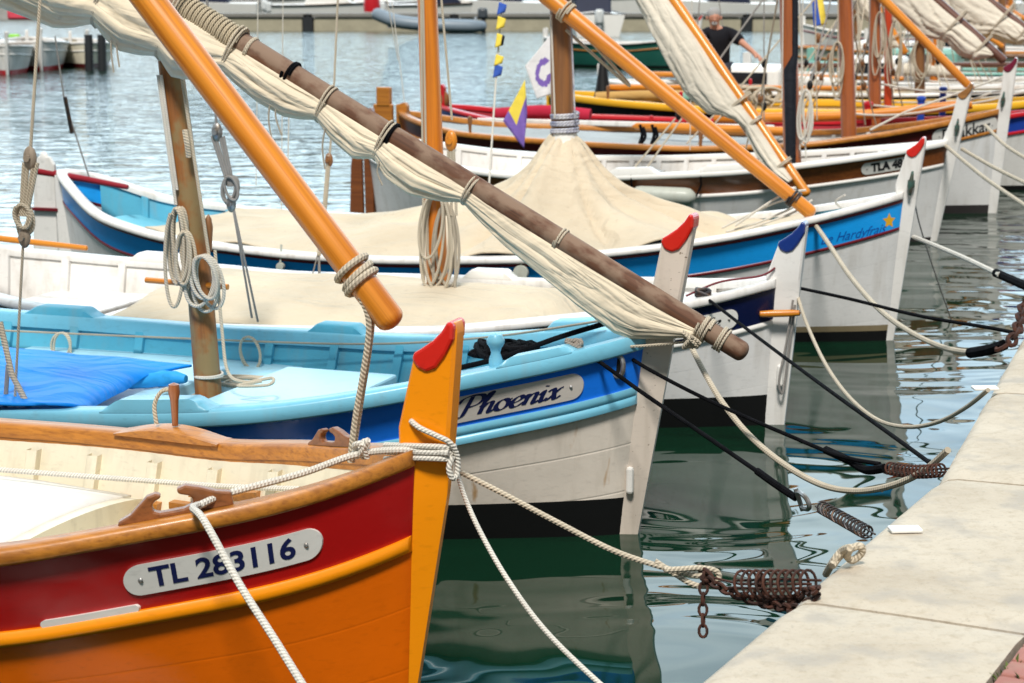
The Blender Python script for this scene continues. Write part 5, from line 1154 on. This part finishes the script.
def quay():
    mb = MB(); rng = random.Random(3); W_ = .63
    # stone faces: profile across the edge, rounded nose
    def stone(p, q, inn_p, inn_q):
        n = 40; d = (q - p); rows = []
        for i in range(n + 1):
            u = i/n; o = p.lerp(q, u); a = inn_p.lerp(inn_q, u).normalized(); e = min(1, min(u, 1 - u)*14); nz = .007*noise.noise(o*5) + .006*noise.noise(o*19)
            pr = [(.012 + nz, -.32), (.006 + nz, -.10), (.010 + nz, -.05), (.022, -.022), (.045, -.006), (.08, 0), (W_*.5, .002), (W_, 0), (W_, -.3)]
            rows.append([o + a*x + Vector((0, 0, QH + z*1.0 - (0.010*(1 - e) if z > -.2 else 0))) for x, z in pr])
        mb.grid(rows, lambda i, j: (i*.1, j*.1)); 
        for r in (rows[0], rows[-1]): 
            o = len(mb.v); mb.v += [tuple(x) for x in r]; mb.face(range(o, o + len(r)))
    inN = Vector((-DN.y, DN.x, 0)); inN = inN if inN.x > 0 else -inN
    inF = Vector((DF.y, -DF.x, 0)); mid = (inN + inF).normalized()
    g = .009
    for i in range(5): stone(K + DN*(1.48*i + g), K + DN*(1.48*(i + 1) - g), mid if i == 0 else inN, inN)
    for i in range(32): stone(K + DF*(1.48*i + g), K + DF*(1.48*(i + 1) - g), mid if i == 0 else inF, inF)
    o = mb.build('quay_coping', CONC, angle=35); tag(o, 'pale worn concrete coping along the edge of the quay', None, None, 'structure')
    wb = MB(); pts = [K + DN*9, K, K + DF*50]; nn = [inN, mid, inF]
    wb.grid([[p + a*.05 + Vector((0, 0, z)) for z in (-1.5, -.2, .1, .55)] for p, a in zip(pts, nn)])
    wb.grid([[p + a*.05 + Vector((0, 0, QH - .30 + .0)), p + a*.7 + Vector((0, 0, QH - .30))] for p, a in zip(pts, nn)])
    o = wb.build('quay_wall', paint('wet_wall', (.13, .12, .095), .7, .5, dirty=.6)); tag(o, 'dark weedy wall of the quay above the water', None, None, 'structure')
    m, n, b = nt('brick_paving'); br = N(n, 'ShaderNodeTexBrick', Scale=9.0); br.inputs['Color1'].default_value = (.30, .10, .075, 1); br.inputs['Color2'].default_value = (.36, .15, .11, 1); br.inputs['Mortar'].default_value = (.17, .14, .10, 1); br.inputs['Mortar Size'].default_value = .03
    n.links.new(coords(n, 'Object'), br.inputs['Vector']); f = noise_t(n, coords(n, 'Object'), 20, 5); n.links.new(mix(n, ramp(n, f, [(.4, (0, 0, 0)), (.7, (.7, .7, .7))]), br.outputs[0], (.22, .12, .09)), b.inputs['Base Color']); bump(n, b, br.outputs[1], -.5, .01); b.inputs['Roughness'].default_value = .9
    pb = MB(); pb.grid([[p + a*w + Vector((0, 0, QH - .012)) for w in (.642, 30)] for p, a in zip(pts, nn)]); o = pb.build('brick_pavement', m); tag(o, 'red brick paving behind the coping of the quay', None, None, 'structure')
    # brick kerb line and weeds in the joint
    kb = MB(); 
    for i in range(60):
        c = K + DN*(.3 + .115*i) + inN*.685 + Vector((0, 0, QH - .02)); a = math.atan2(DN.y, DN.x) + rng.uniform(-.02, .02)
        kb.box(c, (.105, .07, .06), Matrix.Rotation(a, 3, 'Z'))
    o = kb.build('brick_kerb', paint('kerb_brick', (.36, .15, .12), .85, .4, coat=0, dirty=.4), smooth=False, bevel=.008); tag(o, 'row of red bricks edging the pavement', None, None, 'structure')
    gm = plain('weed_green', (.10, .14, .03), .7); wd = MB()
    for i in range(900):
        s_ = rng.random()**.6*2.6; c = K + DN*(1.0 + s_) + inN*(.64 + abs(rng.gauss(0, .05))) + Vector((0, 0, QH - .02)); hh = rng.uniform(.012, .045)*(1.2 if rng.random() < .2 else .7); a = rng.random()*6.28; l = Vector((math.cos(a), math.sin(a), 0))
        if noise.noise(c*3.5) < -.15: continue
        t_ = c + l*rng.uniform(.005, .03) + Vector((0, 0, hh)); sd = Vector((-l.y, l.x, 0))*.005
        o_ = len(wd.v); wd.v += [tuple(c - sd), tuple(c + sd), tuple((c + t_)/2 + sd + Vector((0, 0, hh*.2))), tuple(t_), tuple((c + t_)/2 - sd + Vector((0, 0, hh*.2)))]; wd.face((o_, o_ + 1, o_ + 2, o_ + 3, o_ + 4))
    tag(wd.build('weeds', gm, fix=False), 'small green weeds growing along the brick edge', None, None, 'stuff')
quay()
c = ground(905, 530.5, QH + .004); mb = MB(); mb.box((0, 0, .004), (.094, .055, .010)); o = mb.build('plaque', CLEAN_WHITE, smooth=False, bevel=.003); o.location = c; o.rotation_euler = (0, 0, R(4)); tag(o, 'small white plaque fixed to the coping of the quay', 'plaque')
mb = MB(); mb.box((0, 0, .0095), (.055, .003, .001)); o2 = mb.build('faded_mark', plain('faded', (.5, .48, .45)), o, smooth=False)

c = ground(985, 389, QH + .004); o = MB().box((0, 0, .004), (.10, .06, .010)).build('plaque', CLEAN_WHITE, smooth=False, bevel=.003); o.location = c; o.rotation_euler = (0, 0, R(2)); tag(o, 'small white plaque on the coping beyond the bend of the quay', 'plaque')
# ================================================================== mooring gear
GM = 'mooring ropes'
def mooring(label, pts, k0, k1, r, m, parent=None):
    return tag(rope_obj('mooring_rope', pxrope(pts, k0, k1), r, m, n=8), label, 'mooring rope', GM)
def chain(label, pts, link=.036, r=.0048, m=None):
    P = spline(pts, 24); L = [0]
    for i in range(1, len(P)): L.append(L[-1] + (P[i] - P[i-1]).length)
    mb = MB(); n = int(L[-1]/(link*.74)); xs = np.array(L)
    for i in range(n + 1):
        s_ = L[-1]*i/max(n, 1); j = min(int(np.searchsorted(xs, s_)), len(P) - 1); j = max(j, 1)
        u = (s_ - L[j-1])/max(L[j] - L[j-1], 1e-6); c = P[j-1].lerp(P[j], u); d = (P[j] - P[j-1]).normalized(); a = d.cross(Vector((.3, 1, .2))).normalized(); b_ = d.cross(a)
        w_ = a if i % 2 else b_
        ring_ = [c + d*(link*.5*math.cos(t)*(1 if abs(math.cos(t)) > .3 else 1)) + w_*(link*.33*math.sin(t)) for t in [2*math.pi*q/10 for q in range(11)]]
        mb.tube(ring_, r, 5, cap=False)
    return tag(mb.build('mooring_chain', m or RUST), label, 'chain', 'mooring chains')
def spring(label, a, b_, rad, wire, turns, m, droop=0):
    e = empty('mooring_spring', a); tag(e, label, 'mooring spring', 'mooring springs'); a, b_ = Vector(a), Vector(b_); d = (b_ - a).normalized(); u = d.orthogonal().normalized(); v = d.cross(u); n = turns*14; P = []
    for i in range(n + 1):
        th = 2*math.pi*turns*i/n; c = (b_ - a)*(i/n) - Vector((0, 0, droop*math.sin(math.pi*i/n))); P.append(c + (u*math.cos(th) + v*math.sin(th))*rad)
    MB().tube(P, wire, 6).build('coil', m, e)
    for sg in (-1, 1): MB().tube([(b_ - a)*(-.10) + u*rad*.35*sg, (b_ - a)*.5 + u*rad*.5*sg - Vector((0, 0, droop)), (b_ - a)*1.1 + u*rad*.35*sg], wire*.9, 6).build('draw_rod', m, e)
    return e
def shackle(label, c, d, m=STEEL, s_=1.0):
    c, d = Vector(c), Vector(d).normalized(); a = d.cross(Vector((0, 1, 0))).normalized()*s_; d = d*s_
    mb = MB(); mb.tube(spline([c + a*.022 - d*.03, c + a*.026, c + a*.018 + d*.03, c + d*.042, c - a*.018 + d*.03, c - a*.026, c - a*.022 - d*.03], 5), .0075*s_, 7); mb.tube([c + a*.036 - d*.028, c - a*.036 - d*.028], .0075*s_, 7)
    return tag(mb.build('shackle', m), label, 'shackle', 'shackles')
# orange boat
mooring('twisted beige rope from the orange stem post to the rusty spring', [(456, 470), (500, 492), (555, 521), (610, 549), (655, 565), (690, 574), (706, 576)], 5.93, 5.72, .0088, ROPE)
pe = PX(706, 576, 5.72)
mooring('spliced rope end twisted round the eye before the rusty spring', [(655, 561), (672, 572), (690, 583), (704, 586), (718, 580), (716, 571), (700, 568), (682, 569), (664, 570)], 5.76, 5.70, .0088, ROPE)
tag(rope_obj('rope', [b1.w(q) for q in (b1.at_y(411, 421, -.045), b1.at_y(420, 428, -.066), b1.at_y(437, 436, -.062), b1.at_y(450, 443, -.05), b1.at_y(457, 456, -.03), b1.at_y(457, 474, -.03), b1.at_y(452, 478, -.05), b1.at_y(449, 468, -.055), b1.at_y(453, 456, -.045))], .0085, ROPE_W), 'rope turn looped round the orange stem post below its red tip', 'rope')
for k_, (dy, y0) in enumerate(((0, 446), (0, 452), (0, 458))):
    P = [b1.w(q) for q in (b1.at_y(385, y0 - 1 + k_, -.01), b1.at_y(415, y0, -.062), b1.at_y(446, y0 + 1, -.05), b1.at_y(454, y0 + 1, .0), b1.at_y(446, y0 - 3, .055), b1.at_y(410, y0 - 4, .066))]
    tag(rope_obj('rope', P, .0085, ROPE_W), ('uppermost', 'middle', 'lowest')[k_] + ' of three rope turns wound round the foot of the orange stem post', 'rope', 'turns round the orange stem')
P = [b1.w(b1.at_y(361 + 7*math.sin(i*1.9), 449 + 9*math.cos(i*2.3), -.03 + .03*math.sin(i*1.1))) for i in range(12)]
tag(rope_obj('knot', P, .009, ROPE_W, n=6), 'white knot on the bow of the orange boat under the yard rope', 'knot')
mooring('thin slack rope drooping from the orange stem post to the bottom edge', [(457, 472), (466, 500), (482, 535), (508, 580), (545, 630), (598, 682), (650, 725)], 5.93, 5.1, .0075, ROPE_W)
sa, sb = PX(738, 584, 5.55), PX(811, 584, 5.32); spring('thick rusty coil spring beside the coping, in front', sa, sb, .038, .0043, 10, RUST)
tag(MB().tube([pe, sa.lerp(sb, .02), sb], .004, 6).build('spring_rod', RUST), 'thin rusty rod through the large coil spring', 'rod')
chain('short rusty chain hanging down from the rope eye', [PX(704, 578, 5.7), PX(703, 602, 5.69), PX(703, 631, 5.68)])
chain('rusty chain sagging under the large coil spring', [PX(706, 578, 5.7), PX(722, 588, 5.62), PX(745, 598, 5.52), PX(775, 606, 5.42), PX(800, 608, 5.28), PX(815, 598, 5.22)], .04, .0055)
chain('second rusty chain doubled along the large coil spring', [PX(760, 582, 5.5), PX(762, 600, 5.48), PX(790, 602, 5.38), PX(806, 592, 5.3), PX(816, 590, 5.2)], .04, .0055)
shackle('rusty shackle joining the rope eye and the chains', pe, sa - pe, RUST, .9)
# Phoenix
mooring('black rope from the bow of Phoenix to the small dark spring', [(578, 346), (640, 391), (700, 432), (745, 463), (792, 495)], 8.35, 7.05, .0088, ROPE_K)
mooring('thickened black splice at the end of the Phoenix rope', [(757, 471), (775, 484), (796, 498)], 7.2, 7.03, .014, ROPE_K)
q = PX(803, 501, 6.98); shackle('grey steel shackle between the black rope and the small spring', q, PX(822, 507, 6.8) - PX(792, 495, 7.05), STEEL, 1.2)
spring('small dark coil spring hanging at the quay edge', PX(821, 507, 6.85), PX(868, 533, 6.05), .021, .0036, 15, DARKST, .0)
mooring('beige rope falling from the furled yard in a long curve to the quay', [(691, 346), (703, 370), (722, 402), (750, 436), (785, 465), (822, 485), (856, 491), (890, 486), (922, 472), (948, 450)], 8.45, 6.75, .0125, ROPE)
mooring('black rope from under the furled yard to the brown spring', [(612, 346), (650, 370), (710, 401), (790, 436), (840, 456), (880, 464)], 8.4, 7.3, .0085, ROPE_K)
mooring('frayed black thick end of the rope before the brown spring', [(826, 450), (850, 461), (866, 470), (885, 468)], 7.6, 7.25, .017, ROPE_K)
spring('brown coil spring lying level at the quay edge', PX(888, 468, 7.25), PX(942, 470, 6.72), .022, .0040, 14, RUST, .01)
tag(rope_obj('rope', [b2.w(q) for q in (b2.at_y(440, 372, -.3), b2.at_y(500, 358, -.1), b2.at_y(560, 337, .0), b2.at_y(610, 322, .1))], .012, ROPE_K), 'black rope crossing the bow deck of Phoenix', 'rope')
P = [b2.w(b2.at_y(574 + 9*math.sin(i*2.1), 345 + 5*math.cos(i*1.7), -.22 + .03*math.sin(i))) for i in range(14)]
tag(rope_obj('knot', P, .010, rope_m('dirty_rope', (.30, .26, .22)), n=5), 'grey knot where the black rope leaves the bow of Phoenix', 'knot')
P = [b2.w(b2.at_y(691 + 9*math.sin(i*2.3), 340 + 8*math.cos(i*1.9), -.15 + .03*math.sin(i))) for i in range(12)]
tag(rope_obj('knot', P, .009, ROPE, n=5), 'beige knot at the lower end of the furled yard', 'knot')
# Marguerite
mooring('straight black rope from the bow of Marguerite to the quay', [(700, 293), (760, 339), (830, 391), (890, 434), (930, 463)], 10.45, 7.0, .0085, ROPE_K)
mooring('beige slack rope from the navy tipped stem to the quay', [(796, 290), (806, 322), (826, 365), (850, 398), (878, 420), (908, 427), (938, 422), (965, 408), (988, 390)], 10.6, 7.7, .0095, ROPE)
mooring('black rope from the navy tipped stem to the far right coping', [(799, 288), (850, 299), (920, 316), (985, 327), (1016, 333)], 10.6, 9.0, .009, ROPE_K)
tag(rope_obj('rope', [b3.w(q) for q in (b3.at_y(686, 296, -.3), b3.at_y(720, 282, -.2), b3.at_y(760, 276, -.1), b3.at_y(775, 268, -.05))], .006, MAROON), 'dark red cord lying along the white bow rail of Marguerite', 'rope')
P = [b3.w(b3.at_y(703 + 8*math.sin(i*2.1), 293 + 4*math.cos(i*1.7), -.3 + .03*math.sin(i))) for i in range(12)]
tag(rope_obj('knot', P, .011, DARKST, n=5), 'dark knot on the white bow rail of Marguerite', 'knot')
# blue boat and beyond
mooring('beige rope curving from the sky blue bow to the far right coping', [(811, 219), (826, 240), (850, 276), (880, 310), (912, 333), (945, 348), (972, 353)], 12.9, 9.2, .015, ROPE)
mooring('black sheathed end of the curving beige rope', [(970, 353), (988, 350), (1004, 345)], 9.2, 8.9, .026, ROPE_K)
chain('rusty chain at the edge of the coping on the far right', [PX(1003, 346, 8.9), PX(1012, 340, 8.9), PX(1019, 325, 9.0), PX(1024, 305, 9.2)], .07, .011)
mooring('thin dark cable dropping from the sky blue stem into the water', [(912, 186), (919, 222), (934, 270), (951, 319)], 13.1, depth(ground(951, 319)), .005, ROPE_G)
mooring('pale rope from the sky blue stem with a black end at the right edge', [(914, 237), (960, 256), (1000, 275)], 13.0, 11.0, .016, ROPE_W)
mooring('black sheathed end of the pale rope at the right edge', [(996, 273), (1012, 280), (1030, 288)], 11.1, 10.6, .026, ROPE_K)
mooring('upper pale rope from the TLA 481 stem to the right edge', [(946, 146), (985, 178), (1032, 210)], 18.0, 15.0, .017, ROPE)
mooring('lower pale rope from the TLA 481 stem to the right edge', [(962, 149), (995, 168), (1032, 186)], 18.0, 16.0, .017, ROPE)
mooring('pale rope from the Drakkar plate to the right edge', [(985, 125), (1005, 145), (1032, 162)], 19.5, 18.0, .017, ROPE)
# knot and loop on the coping
P = [ground(x, y, z) for x, y, z in ((826, 574, .70), (833, 562, .765), (842, 551, .80), (850, 548, .82), (847, 556, .78), (853, 560, .765), (862, 552, .79), (860, 546, .81), (850, 549, .80), (840, 556, .78), (832, 566, .76))]
tag(rope_obj('knot', P, .011, ROPE, n=8), 'beige rope loop knotted through the rim of the coping', 'knot')

# ================================================================== the man
def man():
    base = PX(717, 18, 26.9); k = 26.9/FPX
    px = lambda x, y, d=0.0: PX(x, y, 26.9 + d)
    root = empty('person', (base.x, base.y + .1, .26)); tag(root, 'grey haired man in a dark polo shirt bending over the boats', 'person')
    O = root.location
    def skinned(name, V, E, rad, mat, sub=2, rootv=0):
        me = bpy.data.meshes.new(name); me.from_pydata([Vector(v) - O for v in V], E, []); o = bpy.data.objects.new(name, me); col.objects.link(o); o.parent = root
        sk = o.modifiers.new('skin', 'SKIN'); ss = o.modifiers.new('sub', 'SUBSURF'); ss.levels = sub; ss.render_levels = sub; sk.use_smooth_shade = True
        for d, r_ in zip(me.skin_vertices[0].data, rad): d.radius = (r_, r_) if isinstance(r_, float) else r_
        me.skin_vertices[0].data[rootv].use_root = True; me.materials.append(mat); return o
    SK = paint('skin', (.50, .24, .16), .5, .1, coat=0); CL = canvas('dark_polo', (.010, .010, .014)); TR = canvas('dark_trousers', (.03, .035, .05)); HR = canvas('grey_hair', (.34, .33, .32), .8)
    pel = px(718, 66); wa = px(717, 56); ch = px(717, 41, -.08); nb = px(716, 31, -.14); nk = px(715, 27, -.17); hd0 = px(714.5, 22, -.2); hd1 = px(714, 17, -.22); hd2 = px(714.5, 12.5, -.19)
    sl, sr = px(702, 36, -.10), px(733, 35, -.10); el, er = px(699, 50, -.12), px(745, 45, -.22); hl, hr = px(704, 62, -.25), px(756, 54.5, -.38)
    hpl, hpr = pel + Vector((-.09, 0, -.03)), pel + Vector((.09, 0, -.03)); knl, knr = hpl + Vector((-.03, -.08, -.40)), hpr + Vector((.04, -.10, -.40)); fl, fr_ = Vector((knl.x, knl.y + .06, .34)), Vector((knr.x, knr.y + .06, .34)); tl, tr = fl + Vector((-.03, -.20, -.04)), fr_ + Vector((.03, -.20, -.04))
    V = [pel, wa, ch, nb, nk, hd0, hd1, hd2, sl, el, hl, sr, er, hr, hpl, knl, fl, tl, hpr, knr, fr_, tr]; E = [(0, 1), (1, 2), (2, 3), (3, 4), (4, 5), (5, 6), (6, 7), (3, 8), (8, 9), (9, 10), (3, 11), (11, 12), (12, 13), (0, 14), (14, 15), (15, 16), (16, 17), (0, 18), (18, 19), (19, 20), (20, 21)]
    rad = [(.12, .09), (.12, .09), (.13, .09), (.07, .065), .058, .068, .098, .072, .07, .045, .032, .07, .045, .032, .085, .062, .042, .035, .085, .062, .042, .035]
    for h, e in ((hl, el), (hr, er)):   # palm and five fingers
        d = (h - e).normalized(); sd = d.cross(Vector((0, 0, 1))).normalized(); i0 = len(V); V.append(h + d*.075); rad.append(.028); E.append((V.index(h), i0))
        for q, (o_, l_) in enumerate(((-.032, .07), (-.011, .082), (.011, .078), (.031, .06))):
            V.append(h + d*(.075 + l_*.5) + sd*o_ - Vector((0, 0, .01))); rad.append(.0095); E.append((i0, len(V) - 1)); V.append(h + d*(.075 + l_*.85) + sd*o_ - Vector((0, 0, .035))); rad.append(.008); E.append((len(V) - 2, len(V) - 1))
        V.append(h + d*.06 + sd*.055 - Vector((0, 0, .02))); rad.append(.010); E.append((V.index(h), len(V) - 1))
    skinned('body', V, E, rad, SK)
    m_ = lambda a, b_, t: a.lerp(b_, t)
    skinned('polo_shirt', [pel + Vector((0, 0, -.12)), wa, ch, nb + Vector((0, 0, .025)), sl, m_(sl, el, .75), sr, m_(sr, er, .75)], [(0, 1), (1, 2), (2, 3), (3, 4), (4, 5), (3, 6), (6, 7)], [(.20, .15), (.20, .16), (.22, .17), (.085, .08), .10, .078, .10, .078], CL)
    skinned('trousers', [pel + Vector((0, 0, .03)), hpl, knl, fl, hpr, knr, fr_], [(0, 1), (1, 2), (2, 3), (0, 4), (4, 5), (5, 6)], [(.17, .13), .105, .078, .065, .105, .078, .065], TR)
    MB().ball(hd1 - O + Vector((0, .040, .034)), .104, 14, 10, (.94, 1, .92)).build('hair', HR, root)
    f = hd1 - O + Vector((0, -.085, -.03))
    MB().ball(f + Vector((0, -.01, -.012)), .02, 8, 6, (.8, 1.3, 1.4)).build('nose', SK, root)
    for s_ in (-1, 1): 
        MB().ball(f + Vector((.035*s_, .0, .022)), .007, 8, 6).build('eye', plain('eye', (.03, .025, .02)), root); MB().ball(hd1 - O + Vector((.098*s_, .0, -.015)), .026, 8, 6, (.5, .8, 1.2)).build('ear', SK, root)
    MB().ball(f + Vector((0, .012, -.058)), .042, 10, 6, (1, .6, .75)).build('beard', HR, root)
man()

# ================================================================== water, sky, sun
def water():
    m, n, b = nt('harbour_water'); v = coords(n, 'Object', (1, 1, 1))
    f = noise_t(n, v, .18, 3); n.links.new(ramp(n, f, [(.35, (.003, .019, .009)), (.7, (.0045, .026, .013))]), b.inputs['Base Color'])
    b.inputs['Roughness'].default_value = .015; b.inputs['IOR'].default_value = 1.34; b.inputs['Specular IOR Level'].default_value = .5
    def nz(sc_, det, dist, vec): 
        x = N(n, 'ShaderNodeTexNoise', Scale=sc_, Detail=det, Distortion=dist, Roughness=.5); n.links.new(vec, x.inputs['Vector']); return x.outputs[0]
    a = nz(WA[0], 2, .6, coords(n, 'Object', (.8, 1.25, 1))); c = nz(WB[0], 3, .4, coords(n, 'Object', (.7, 1.5, 1)))
    # breeze reaches the open basin; the lee between the hulls stays smooth
    sep = n.nodes.new('ShaderNodeSeparateXYZ'); n.links.new(coords(n, 'Object'), sep.inputs[0])
    mr = N(n, 'ShaderNodeMapRange'); mr.inputs['From Min'].default_value = 15; mr.inputs['From Max'].default_value = 34; n.links.new(sep.outputs[1], mr.inputs['Value'])
    mu = N(n, 'ShaderNodeMath', operation='MULTIPLY'); n.links.new(c, mu.inputs[0]); n.links.new(mr.outputs[0], mu.inputs[1])
    nb = bump(n, b, a, WA[1], WA[2]); bump(n, b, mu.outputs[0], WB[1], WB[2], nb)
    mb = MB(); mb.grid([[(x, y, 0) for x in (-400, -30, 0, 30, 400)] for y in (-60, 0, 30, 100, 900)]); o = mb.build('water', m); tag(o, 'dark green harbour water, smooth by the quay and rippled further out', None, None, 'structure')
WA = (.95, .42, .10); WB = (1.5, .55, .30)
water()
SUN_EL, SUN_AZ = R(54), R(186)      # azimuth clockwise from +Y: over the right shoulder
w = bpy.data.worlds.new('World'); sc.world = w; w.use_nodes = True; n = w.node_tree; bg = n.nodes['Background']
sky = n.nodes.new('ShaderNodeTexSky'); sky.sky_type = 'NISHITA'; sky.sun_disc = False; sky.sun_elevation = SUN_EL; sky.sun_rotation = SUN_AZ; sky.air_density = 1.0; sky.dust_density = 2.0
tc = n.nodes.new('ShaderNodeTexCoord'); mp = n.nodes.new('ShaderNodeMapping'); mp.inputs['Scale'].default_value = (1, 1, 2.2); n.links.new(tc.outputs['Generated'], mp.inputs[0])
cl = N(n, 'ShaderNodeTexNoise', Scale=2.6, Detail=7, Roughness=.55, Distortion=.4); n.links.new(mp.outputs[0], cl.inputs['Vector'])
fac = ramp(n, cl.outputs[0], [(.38, (.35, .35, .35)), (.60, (.95, .95, .95))])
sep = n.nodes.new('ShaderNodeSeparateXYZ'); n.links.new(tc.outputs['Generated'], sep.inputs[0])
mr = N(n, 'ShaderNodeMapRange'); mr.inputs['From Min'].default_value = -.1; mr.inputs['From Max'].default_value = .95; mr.inputs['To Min'].default_value = .40; mr.inputs['To Max'].default_value = 3.1; mr.interpolation_type = 'SMOOTHSTEP'; n.links.new(sep.outputs[1], mr.inputs['Value'])
both = mix(n, fac, mix(n, 1.0, sky.outputs[0], (.80, 1.03, 1.10), 'MULTIPLY'), (7.2, 8.7, 9.4))
sc_v = n.nodes.new('ShaderNodeVectorMath'); sc_v.operation = 'SCALE'; n.links.new(both, sc_v.inputs[0]); n.links.new(mr.outputs[0], sc_v.inputs['Scale'])
n.links.new(sc_v.outputs[0], bg.inputs[0]); bg.inputs[1].default_value = .085
sd = bpy.data.lights.new('sun', 'SUN'); so_ = bpy.data.objects.new('sun', sd); col.objects.link(so_); sd.energy = 3.5; sd.angle = R(11); sd.color = (1, .95, .88)
dirv = Vector((math.sin(SUN_AZ)*math.cos(SUN_EL), math.cos(SUN_AZ)*math.cos(SUN_EL), math.sin(SUN_EL)))
so_.rotation_euler = dirv.to_track_quat('Z', 'Y').to_euler()
vs = sc.view_settings; vs.view_transform = 'Standard'; vs.look = 'None'; vs.gamma = 1; vs.use_curve_mapping = False; vs.exposure = .32
sc.cycles.use_denoising = True; sc.cycles.max_bounces = 8; sc.cycles.caustics_reflective = False; sc.cycles.caustics_refractive = False
